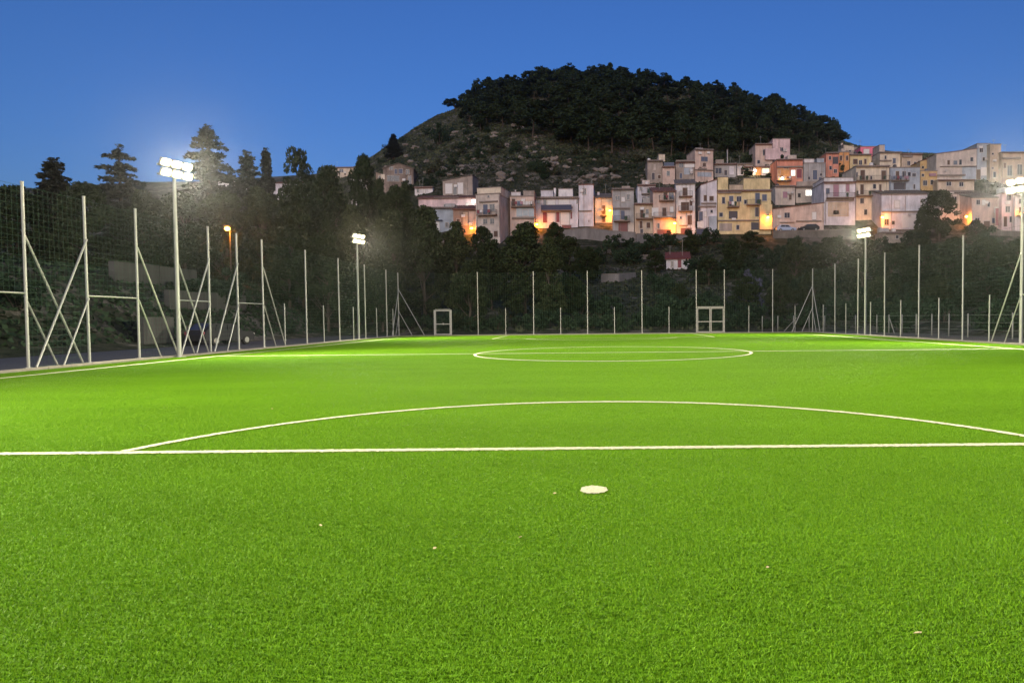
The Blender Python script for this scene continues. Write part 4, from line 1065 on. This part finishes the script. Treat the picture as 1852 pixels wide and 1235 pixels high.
def umbrella_pine(seed, H=10.0, R=3.6):
    rg = np.random.default_rng(seed)
    pts = []
    nc = 40
    mb = MB()
    top = Vector((rg.normal() * .5, rg.normal() * .5, H * .62))
    mb.tube((0, 0, -1), top, H * .022, H * .014, n=6)
    for k in range(nc):
        a, rr = rg.uniform(0, 2 * math.pi), R * math.sqrt(rg.uniform(0, 1))
        z = H * (0.40 + 0.52 * (1 - (rr / R) ** 2) ** .8 * rg.uniform(.35, 1) + rg.uniform(-.06, .08))
        c = np.array([top.x + rr * math.cos(a), top.y + rr * math.sin(a), z])
        cr = R * rg.uniform(.18, .34)
        pts.append(clump_pts(c, cr, 46, rg, 0.6))
        if k % 3 == 0: mb.tube(top, Vector(c), H * .007, H * .003, n=4)
    crown = mesh_quads('crown', leaves(np.concatenate(pts), 0.42, rg, .3), 4, FM['pine'])
    me = bpy.data.meshes.new('trunk'); me.from_pydata(mb.v, [], mb.f); me.materials.append(BARK)
    return crown, me, H, R
def cedar_tree(seed, H=22.0, R=4.8, droop=0.12, tiers=30, m='cedar', gap=0.0, leaf=0.24, per=230, ex=0.5):
    rg = np.random.default_rng(seed)
    pts = []
    mb = MB()
    mb.tube((0, 0, -1), (0, 0, H * .6), H * .017, H * .009, n=7).tube((0, 0, H * .6), (0, 0, H * .985), H * .009, H * .002, n=6)
    for k in range(tiers):
        u = (k + rg.uniform(-.3, .3)) / tiers
        z = H * (0.10 + 0.89 * max(0, u))
        rr = R * (1 - u) ** ex * rg.uniform(.6, 1.12) + .3
        nb = rg.integers(4, 7) if u < .85 else 4
        a0 = rg.uniform(0, 6.28)
        for j in range(nb):
            if rg.uniform() < gap: continue
            a = a0 + 2 * math.pi * j / nb + rg.normal() * .25
            L_ = rr * rg.uniform(.65, 1.15)
            rise = rg.uniform(-.05, .16)
            n_ = int(per * (L_ / R) ** 1.2) + 26
            t = rg.uniform(.12, 1.0, n_)
            w_ = rg.normal(size=n_) * (.14 + .20 * (1 - np.abs(2 * t - 1.15))) * L_ * .55
            zz = z + rise * L_ * t - droop * L_ * t ** 2.5 + rg.normal(size=n_) * .10
            p = np.stack([math.cos(a) * L_ * t - math.sin(a) * w_, math.sin(a) * L_ * t + math.cos(a) * w_, zz - np.abs(w_) * .15], 1)
            pts.append(p)
            mb.tube((0, 0, z), (math.cos(a) * L_ * .9, math.sin(a) * L_ * .9, z + rise * L_ * .9 - droop * L_ * .77), .05 + .012 * L_, .015, n=4)
    pts.append(np.stack([rg.normal(size=60) * .2, rg.normal(size=60) * .2, H * rg.uniform(.93, 1.0, 60)], 1))
    crown = mesh_quads('crown', leaves(np.concatenate(pts), leaf, rg, .55), 4, FM[m])
    me = bpy.data.meshes.new('trunk'); me.from_pydata(mb.v, [], mb.f); me.materials.append(BARK)
    return crown, me, H, R
def shrub(seed, H=2.6, R=1.7, m='bush', nc=16, per=70, leaf=0.17):
    rg = np.random.default_rng(seed)
    pts = []
    mb = MB()
    for k in range(nc):
        a, rr = rg.uniform(0, 6.28), R * math.sqrt(rg.uniform(0, .9))
        z = H * rg.uniform(.15, .95) * (1 - .5 * (rr / R) ** 2)
        c = (rr * math.cos(a), rr * math.sin(a), z)
        pts.append(clump_pts(c, R * rg.uniform(.2, .42), per, rg))
        if k % 3 == 0: mb.tube((0, 0, -.3), c, .04, .012, n=4)
    crown = mesh_quads('foliage', leaves(np.concatenate(pts), leaf, rg), 4, FM[m])
    me = bpy.data.meshes.new('stem'); me.from_pydata(mb.v, [], mb.f); me.materials.append(BARK)
    return crown, me, H, R

KIND = {
    'broad': [broad_tree(100 + k) for k in range(4)],
    'euc': [broad_tree(140 + k, 17, 4.0, 0.08, 80, 150, 0.25, 'euc', 0.25) for k in range(3)],
    'thin': [broad_tree(160, 14, 3.4, 0.45, 26, 90, 0.25, 'broad')],
    'pine': [umbrella_pine(200 + k) for k in range(6)],
    'cedar': [cedar_tree(300), cedar_tree(301, 20, 4.2, .1, 26, gap=.15)],
    'fir': [cedar_tree(310, 18, 2.2, .22, 40, per=150, ex=.7), cedar_tree(311, 18, 3.0, .2, 34, per=170, ex=.6)],
    'bush': [shrub(400 + k) for k in range(5)],
    'scrub': [shrub(420 + k, 1.5, 1.3, 'scrub', 9, 50, .17) for k in range(4)],
    'blossom': [shrub(440, 4.0, 2.0, 'blossom', 22, 80, .17)],
}
def plant(name, label, cat, kind, v, X, Y, H, W=None, group=None, z=None, parts=('trunk', 'crown')):
    """W: half width of the crown in metres"""
    crown, trunk, h0, r0 = KIND[kind][v % len(KIND[kind])]
    t = empty(name, (X, Y, ground_z(X, Y) - .05 if z is None else z), random.uniform(0, 6.28), label, cat, group)
    s = (W / r0) if W else H / h0 * random.uniform(.85, 1.15)
    for me, nm in ((trunk, parts[0]), (crown, parts[1])):
        o = link_mesh(nm, me, t); o.scale = (s, s, H / h0)
    return t
def tree_px(name, label, kind, v, px, ytop, Y, wpx, group=None):
    X, zt = at(px, ytop, Y)
    zg = ground_z(X, Y)
    return plant(name, label, 'tree', kind, v, X, Y, max(2.0, zt - zg), wpx / F * Y, group)

G1 = 'trees behind the left side of the pitch'
tree_px('cedar_tree', 'tall cedar with layered branches standing above the left floodlight', 'cedar', 0, 374, 224, 78, 76, G1)
tree_px('fir_tree', 'slim dark fir spire right of the tall cedar', 'fir', 0, 481, 266, 84, 30, G1)
tree_px('fir_tree', 'bushier dark fir left of the slim fir spire', 'fir', 1, 447, 274, 82, 50, G1)
tree_px('cedar_tree', 'small cedar between the tall cedar and the firs', 'cedar', 1, 418, 304, 88, 40, G1)
tree_px('broadleaf_tree', 'thin open-crowned tree against the blue sky left of centre', 'thin', 0, 537, 273, 100, 38, G1)
tree_px('broadleaf_tree', 'dark broad tree behind the left floodlight pole', 'broad', 0, 330, 352, 66, 60, G1)
tree_px('broadleaf_tree', 'round dark tree below the tall cedar', 'broad', 1, 405, 345, 74, 52, G1)
tree_px('broadleaf_tree', 'olive tinted tree below the fir spires', 'euc', 0, 470, 335, 76, 48, G1)
tree_px('broadleaf_tree', 'broad tree behind the first single tall fence post left', 'broad', 2, 545, 325, 78, 52, G1)
tree_px('broadleaf_tree', 'tall olive-green tree left of the far left floodlight', 'euc', 1, 592, 300, 86, 46, G1)
tree_px('broadleaf_tree', 'tall tree behind the far left floodlight', 'broad', 3, 655, 281, 98, 36, G1)
tree_px('broadleaf_tree', 'dense dark tree under the far left floodlight head', 'euc', 2, 640, 372, 80, 48, G1)
tree_px('broadleaf_tree', 'tree reaching up to the ruined farmhouse', 'broad', 0, 715, 338, 96, 42, G1)
tree_px('broadleaf_tree', 'large olive tree right of the far left floodlight', 'euc', 0, 705, 378, 78, 46, G1)
tree_px('broadleaf_tree', 'large olive tree behind the narrow gate', 'euc', 1, 765, 372, 80, 48, G1)
tree_px('broadleaf_tree', 'tree with rounded top left of the orange street lamp on a pole', 'euc', 2, 822, 402, 82, 40, G1)
tree_px('broadleaf_tree', 'small dark tree below the tall beige house', 'broad', 1, 872, 408, 112, 22, G1)
tree_px('broadleaf_tree', 'dark tree left of the big central olive tree', 'broad', 2, 888, 432, 84, 36, G1)
tree_px('broadleaf_tree', 'big olive tree in the centre reaching the lit veranda', 'euc', 0, 948, 400, 80, 52, G1)
tree_px('broadleaf_tree', 'lower olive tree on the right flank of the big central one', 'euc', 2, 990, 430, 77, 34, G1)
tree_px('broadleaf_tree', 'dark tree just below the white house with red panels', 'broad', 3, 1003, 402, 118, 20, G1)
tree_px('broadleaf_tree', 'small dark tree hugging the white house corner', 'broad', 0, 1030, 428, 104, 26, G1)
tree_px('broadleaf_tree', 'low dark tree behind the second braced fence bay', 'broad', 3, 520, 415, 70, 50, G1)
tree_px('broadleaf_tree', 'low dark tree between the tall posts left of the far lamp', 'broad', 1, 590, 420, 71, 46, G1)
tree_px('broadleaf_tree', 'low dark tree behind the left corner brace', 'broad', 2, 690, 470, 71, 40, G1)
tree_px('broadleaf_tree', 'low dark tree right of the narrow gate', 'euc', 1, 850, 470, 72, 38, G1)
tree_px('broadleaf_tree', 'tree in front of the ruined annex', 'broad', 2, 690, 322, 118, 17, G1)
tree_px('broadleaf_tree', 'tree in front of the ruined farmhouse gable', 'euc', 0, 731, 330, 122, 20, G1)
G0 = 'trees beyond the left end of the view'
tree_px('broadleaf_tree', 'dark broad tree left of the near floodlight, outermost left', 'broad', 2, 25, 338, 62, 70, G0)
tree_px('fir_tree', 'dark fir near the left edge of the view', 'fir', 1, 95, 285, 72, 60, G0)
tree_px('broadleaf_tree', 'dark broad tree second from the left edge', 'broad', 3, 150, 330, 64, 64, G0)
tree_px('cedar_tree', 'broad cedar left of the near floodlight', 'cedar', 1, 215, 262, 80, 74, G0)
tree_px('broadleaf_tree', 'round dark tree just left of the near floodlight', 'euc', 2, 262, 345, 66, 50, G0)
G2 = 'trees behind the right side of the pitch'
tree_px('broadleaf_tree', 'big dark tree standing among the houses at right', 'broad', 1, 1700, 343, 133, 34, G2)
tree_px('broadleaf_tree', 'small dark tree at the left foot of the big town tree', 'broad', 2, 1668, 382, 131, 16, G2)
tree_px('broadleaf_tree', 'round dark bushy tree right of the town lamp', 'broad', 3, 1765, 398, 130, 20, G2)
for lab, px, yt, Y, w, k, v in [
    ('bare-looking dim tree behind the right corner brace', 1440, 432, 95, 34, 'euc', 0), ('dim tree left of the far right floodlight', 1505, 428, 98, 38, 'broad', 1),
    ('dim tree behind the far right floodlight', 1560, 432, 92, 40, 'euc', 1), ('dim tree right of the far right floodlight', 1618, 440, 88, 40, 'broad', 2),
    ('dim tree behind the tall post below the lavender house', 1672, 432, 92, 42, 'euc', 2), ('dim olive tree below the big town tree', 1722, 428, 86, 44, 'euc', 0),
    ('dim olive tree behind the tall right posts', 1780, 430, 80, 48, 'broad', 3), ('dim tree at the right edge of the view', 1840, 432, 76, 50, 'euc', 1),
    ('low dim tree behind the right corner post', 1475, 490, 80, 34, 'broad', 0), ('low dim tree between the right posts', 1590, 500, 74, 38, 'euc', 2),
    ('low olive tree behind the low wire fence', 1690, 500, 68, 44, 'euc', 1), ('low olive tree near the right braces', 1790, 505, 62, 46, 'broad', 1),
    ('dark tree above the wide double gate', 1330, 432, 104, 24, 'broad', 2), ('dark bushy tree below the yellow house', 1360, 418, 126, 22, 'broad', 0),
    ('dark tree below the tall white house', 1250, 424, 122, 18, 'broad', 3), ('dark slope tree left of the white cottage', 1185, 452, 108, 18, 'broad', 1),
    ('dark slope tree right of the white cottage', 1282, 462, 100, 24, 'euc', 0), ('dark tree over the pale terrace wall', 1062, 446, 100, 24, 'broad', 2),
    ('dark tree behind the third far post', 1035, 500, 80, 26, 'broad', 0), ('dark tree left of the wide gate', 1228, 512, 80, 26, 'euc', 2),
    ('dark tree right of the wide gate', 1350, 500, 82, 30, 'broad', 3), ('low dark tree behind the right far posts', 1410, 505, 78, 30, 'euc', 1)]:
    tree_px('broadleaf_tree', lab, k, v, px, yt, Y, w, G2)
# shrubs on the slope between pitch and town, and right behind the fences
k = 0
SG = 'dark shrubs on the slope below the town'
for px, py, hpx, kind in [(random.uniform(1010, 1900), random.uniform(438, 596), 0, 'bush') for _ in range(165)]:
    Y = hit(px, py)
    if Y is None or Y > 134: continue
    if 1195 < px < 1258 and 455 < py < 520: continue
    if 1078 < px < 1160 and 488 < py < 530: continue
    X, _ = at(px, py, Y)
    plant('shrub', 'dark rounded shrub on the slope below the town', 'shrub', 'bush', k, X, Y, random.uniform(1.6, 3.6), None, SG, parts=('stem', 'foliage')); k += 1
for px, py in [(1357, 520)]:
    Y = 84; X, zt = at(px, 478, Y)
    plant('shrub', 'tall grey-violet flowering shrub behind the far fence right of the gate', 'shrub', 'blossom', 0, X, Y, zt - ground_z(X, Y), 1.6, None, parts=('stem', 'foliage'))
for q in range(26):
    X = random.uniform(-46, -28.5); Y = random.uniform(24, 74)
    plant('shrub', 'dark shrub on the bank left of the road', 'shrub', 'bush', q, X, Y, random.uniform(1.2, 2.6), None, 'dark shrubs on the left bank', parts=('stem', 'foliage'))
for q in range(24):
    X = -19 + 44 * q / 23 + random.uniform(-.6, .6); Y = random.uniform(69.5, 75)
    plant('shrub', 'low dark shrub close behind the far fence', 'shrub', 'bush', q, X, Y, random.uniform(1.2, 2.4), None, 'low shrubs behind the far fence', parts=('stem', 'foliage'))
for q in range(16):
    X = random.uniform(28.5, 42); Y = random.uniform(34, 66)
    plant('shrub', 'dim shrub behind the low wire fence', 'shrub', 'bush', q, X, Y, random.uniform(1.6, 3.4), None, 'shrubs behind the low wire fence', parts=('stem', 'foliage'))

# pines of the hilltop wood
def in_wood(px, py):
    lo = np.interp(px, [825, 860, 950, 1050, 1150, 1200, 1300, 1400, 1500, 1540], [228, 240, 250, 272, 296, 300, 292, 284, 272, 264])
    hi = np.interp(px, SIL_X, SIL_Y)
    return 823 < px < 1535 and hi - 2 <= py <= lo
cnt = 0
rg_ = random.Random(5)
pl = []
tries = 0
while cnt < 238 and tries < 20000:
    tries += 1
    px, py = rg_.uniform(823, 1535), rg_.uniform(140, 285)
    if not in_wood(px, py): continue
    Y = hit(px, py, 150)
    if Y is None or Y > 332: continue
    X, z = at(px, py, Y)
    if any((X - a) ** 2 + (Y - b) ** 2 < 13 for a, b in pl): continue
    pl.append((X, Y)); cnt += 1
    plant('pine_tree', 'dark umbrella pine in the dense wood on the hilltop', 'tree', 'pine', cnt, X, Y, rg_.uniform(5.0, 10.5), rg_.uniform(2.3, 5.2), 'pines of the hilltop wood')
# ridge line pines that make the skyline
for px in list(range(832, 1525, 13)):
    Y = RIDGE - 3
    X = ray(px, 200)[0] * Y
    tall = 9.2 if 1075 < px < 1125 else (8.6 if px > 1380 else 6.9)
    plant('pine_tree', 'dark umbrella pine on the skyline of the hill', 'tree', 'pine', px, X, Y, tall * rg_.uniform(.7, 1.25), rg_.uniform(2.4, 4.9), 'skyline pines of the hill', z=ground_z(X, Y) - 2.6)
for lab, px, py, h, w in [('lone dark pine on the left edge of the bare slope', 712, 288, 9.5, 3.4), ('lone dark tree on the bare rocky slope', 796, 262, 7.5, 3.2)]:
    Y = hit(px, py, 140); X, _ = at(px, py, Y)
    plant('pine_tree', lab, 'tree', 'bush' if 'bare rocky' in lab else 'fir', 0, X, Y, h, w)
k = 0
for _ in range(420):
    px, py = rg_.uniform(660, 1560), rg_.uniform(215, 345)
    Y = hit(px, py, 150)
    if Y is None or Y < 172 or Y > 326 or in_wood(px, py + 4): continue
    X, _ = at(px, py, Y)
    if k >= 85: break
    plant('shrub', 'small dark scrub bush on the rocky hillside', 'shrub', 'scrub' if rg_.random() < .4 else 'bush', k, X, Y, rg_.uniform(1.6, 3.4), None, 'scrub bushes on the hillside', parts=('stem', 'foliage')); k += 1
# rocks
M_ROCK = mat('limestone', (0.19, 0.165, 0.14), 0.95, 0.35, 1.5, bump=0.6)
ROCKS = []
for s in range(5):
    bm = bmesh.new(); bmesh.ops.create_icosphere(bm, subdivisions=2, radius=1.0)
    r2 = random.Random(s)
    for v_ in bm.verts:
        v_.co *= 0.7 + 0.5 * abs(math.sin(v_.co.x * 3.1 + s) * math.cos(v_.co.y * 2.7 + s * 2) + .4 * math.sin(v_.co.z * 4)) + r2.uniform(-.06, .06)
    me = bpy.data.meshes.new('rock'); bm.to_mesh(me); bm.free(); me.materials.append(M_ROCK); ROCKS.append(me)
for k in range(150):
    if k < 110: px, py = rg_.uniform(690, 1010), rg_.uniform(225, 335)
    else: px, py = rg_.uniform(1010, 1180), rg_.uniform(290, 335)
    Y = hit(px, py, 150)
    if Y is None or Y < 168 or Y > 328: continue
    X, _ = at(px, py, Y)
    o = link_mesh('rock', ROCKS[k % 5]); s = rg_.uniform(.35, 1.25)
    o.location = (X, Y, ground_z(X, Y)); o.scale = (s * rg_.uniform(.9, 1.8), s, s * rg_.uniform(.45, .8)); o.rotation_euler = (rg_.uniform(-.3, .3), rg_.uniform(-.3, .3), rg_.uniform(0, 6))
    tag(o, 'pale limestone rock on the bare hillside', 'rock', 'rocks on the hillside')
# thin grass and weeds of the hillside: one uncountable cover; scrub too dense to count likewise
def cover(n_, y0, y1, size, m, name, label):
    XX = rng.uniform(-130, 160, n_); YY = rng.uniform(y0, y1, n_)
    keep = ~((YY > 130) & (YY < 158) & (XX > -34))
    P = np.stack([XX, YY, terrain(XX, YY) + .12], 1)[keep]
    o = link_mesh(name, mesh_quads(name, leaves(P, size, rng, .1), 4, FM[m]))
    return tag(o, label, 'weeds', kind='stuff')
cover(80000, 70, 190, 0.34, 'scrub', 'weeds', 'dull weeds and grasses covering the lower slope')
cover(80000, 186, 330, 0.42, 'dry', 'hillside_weeds', 'dry weeds and grasses covering the rocky hill')
XX = rng.uniform(-70, -27.4, 42000); YY = rng.uniform(12, 92, 42000)
P = np.stack([XX, YY, terrain(XX, YY) + .08], 1)
tag(link_mesh('bank_grass', mesh_quads('bank_grass', leaves(P, .24, rng, .0), 4, FM['bush'])), 'dark rough grass covering the bank left of the road', 'grass', kind='stuff')
parts_ = []
for k in range(650):
    px, py = rg_.uniform(650, 1560), rg_.uniform(205, 345)
    Y = hit(px, py, 150)
    if Y is None or Y < 176 or Y > 328: continue
    X, _ = at(px, py, Y)
    src = KIND['scrub'][k % 4][0]
    co = np.empty(len(src.vertices) * 3, dtype=np.float32); src.vertices.foreach_get('co', co)
    co = co.reshape(-1, 4, 3)[k % 2::3].reshape(-1, 3)
    s = rg_.uniform(.5, 1.5); a = rg_.uniform(0, 6.28)
    c_, s_ = math.cos(a) * s, math.sin(a) * s
    parts_.append(np.stack([co[:, 0] * c_ - co[:, 1] * s_ + X, co[:, 0] * s_ + co[:, 1] * c_ + Y, co[:, 2] * s * .8 + ground_z(X, Y)], 1))
tag(link_mesh('hillside_scrub', mesh_quads('hillside_scrub', np.concatenate(parts_), 4, FM['bush'])), 'low dense scrub spread over the rocky hillside', 'scrub', kind='stuff')
# ------------------------------------------------------------------ haze volume added so the floodlights get halos
hm = bpy.data.materials.new('halo_haze')
hm.use_nodes = True
hn, hl = hm.node_tree.nodes, hm.node_tree.links
hn.remove(hn['Principled BSDF'])
pv = hn.new('ShaderNodeVolumePrincipled')
pv.inputs['Color'].default_value = (0.9, 0.92, 0.95, 1)
pv.inputs['Density'].default_value = 0.00008
pv.inputs['Anisotropy'].default_value = 0.91
hl.new(pv.outputs[0], hn['Material Output'].inputs['Volume'])
hz = MB().box(-700, 720, -140, 700, -3.0, 190).build('haze', hm)
tag(hz, kind='stuff', label='thin haze added over pitch and town for halos round the floodlights', cat='haze')
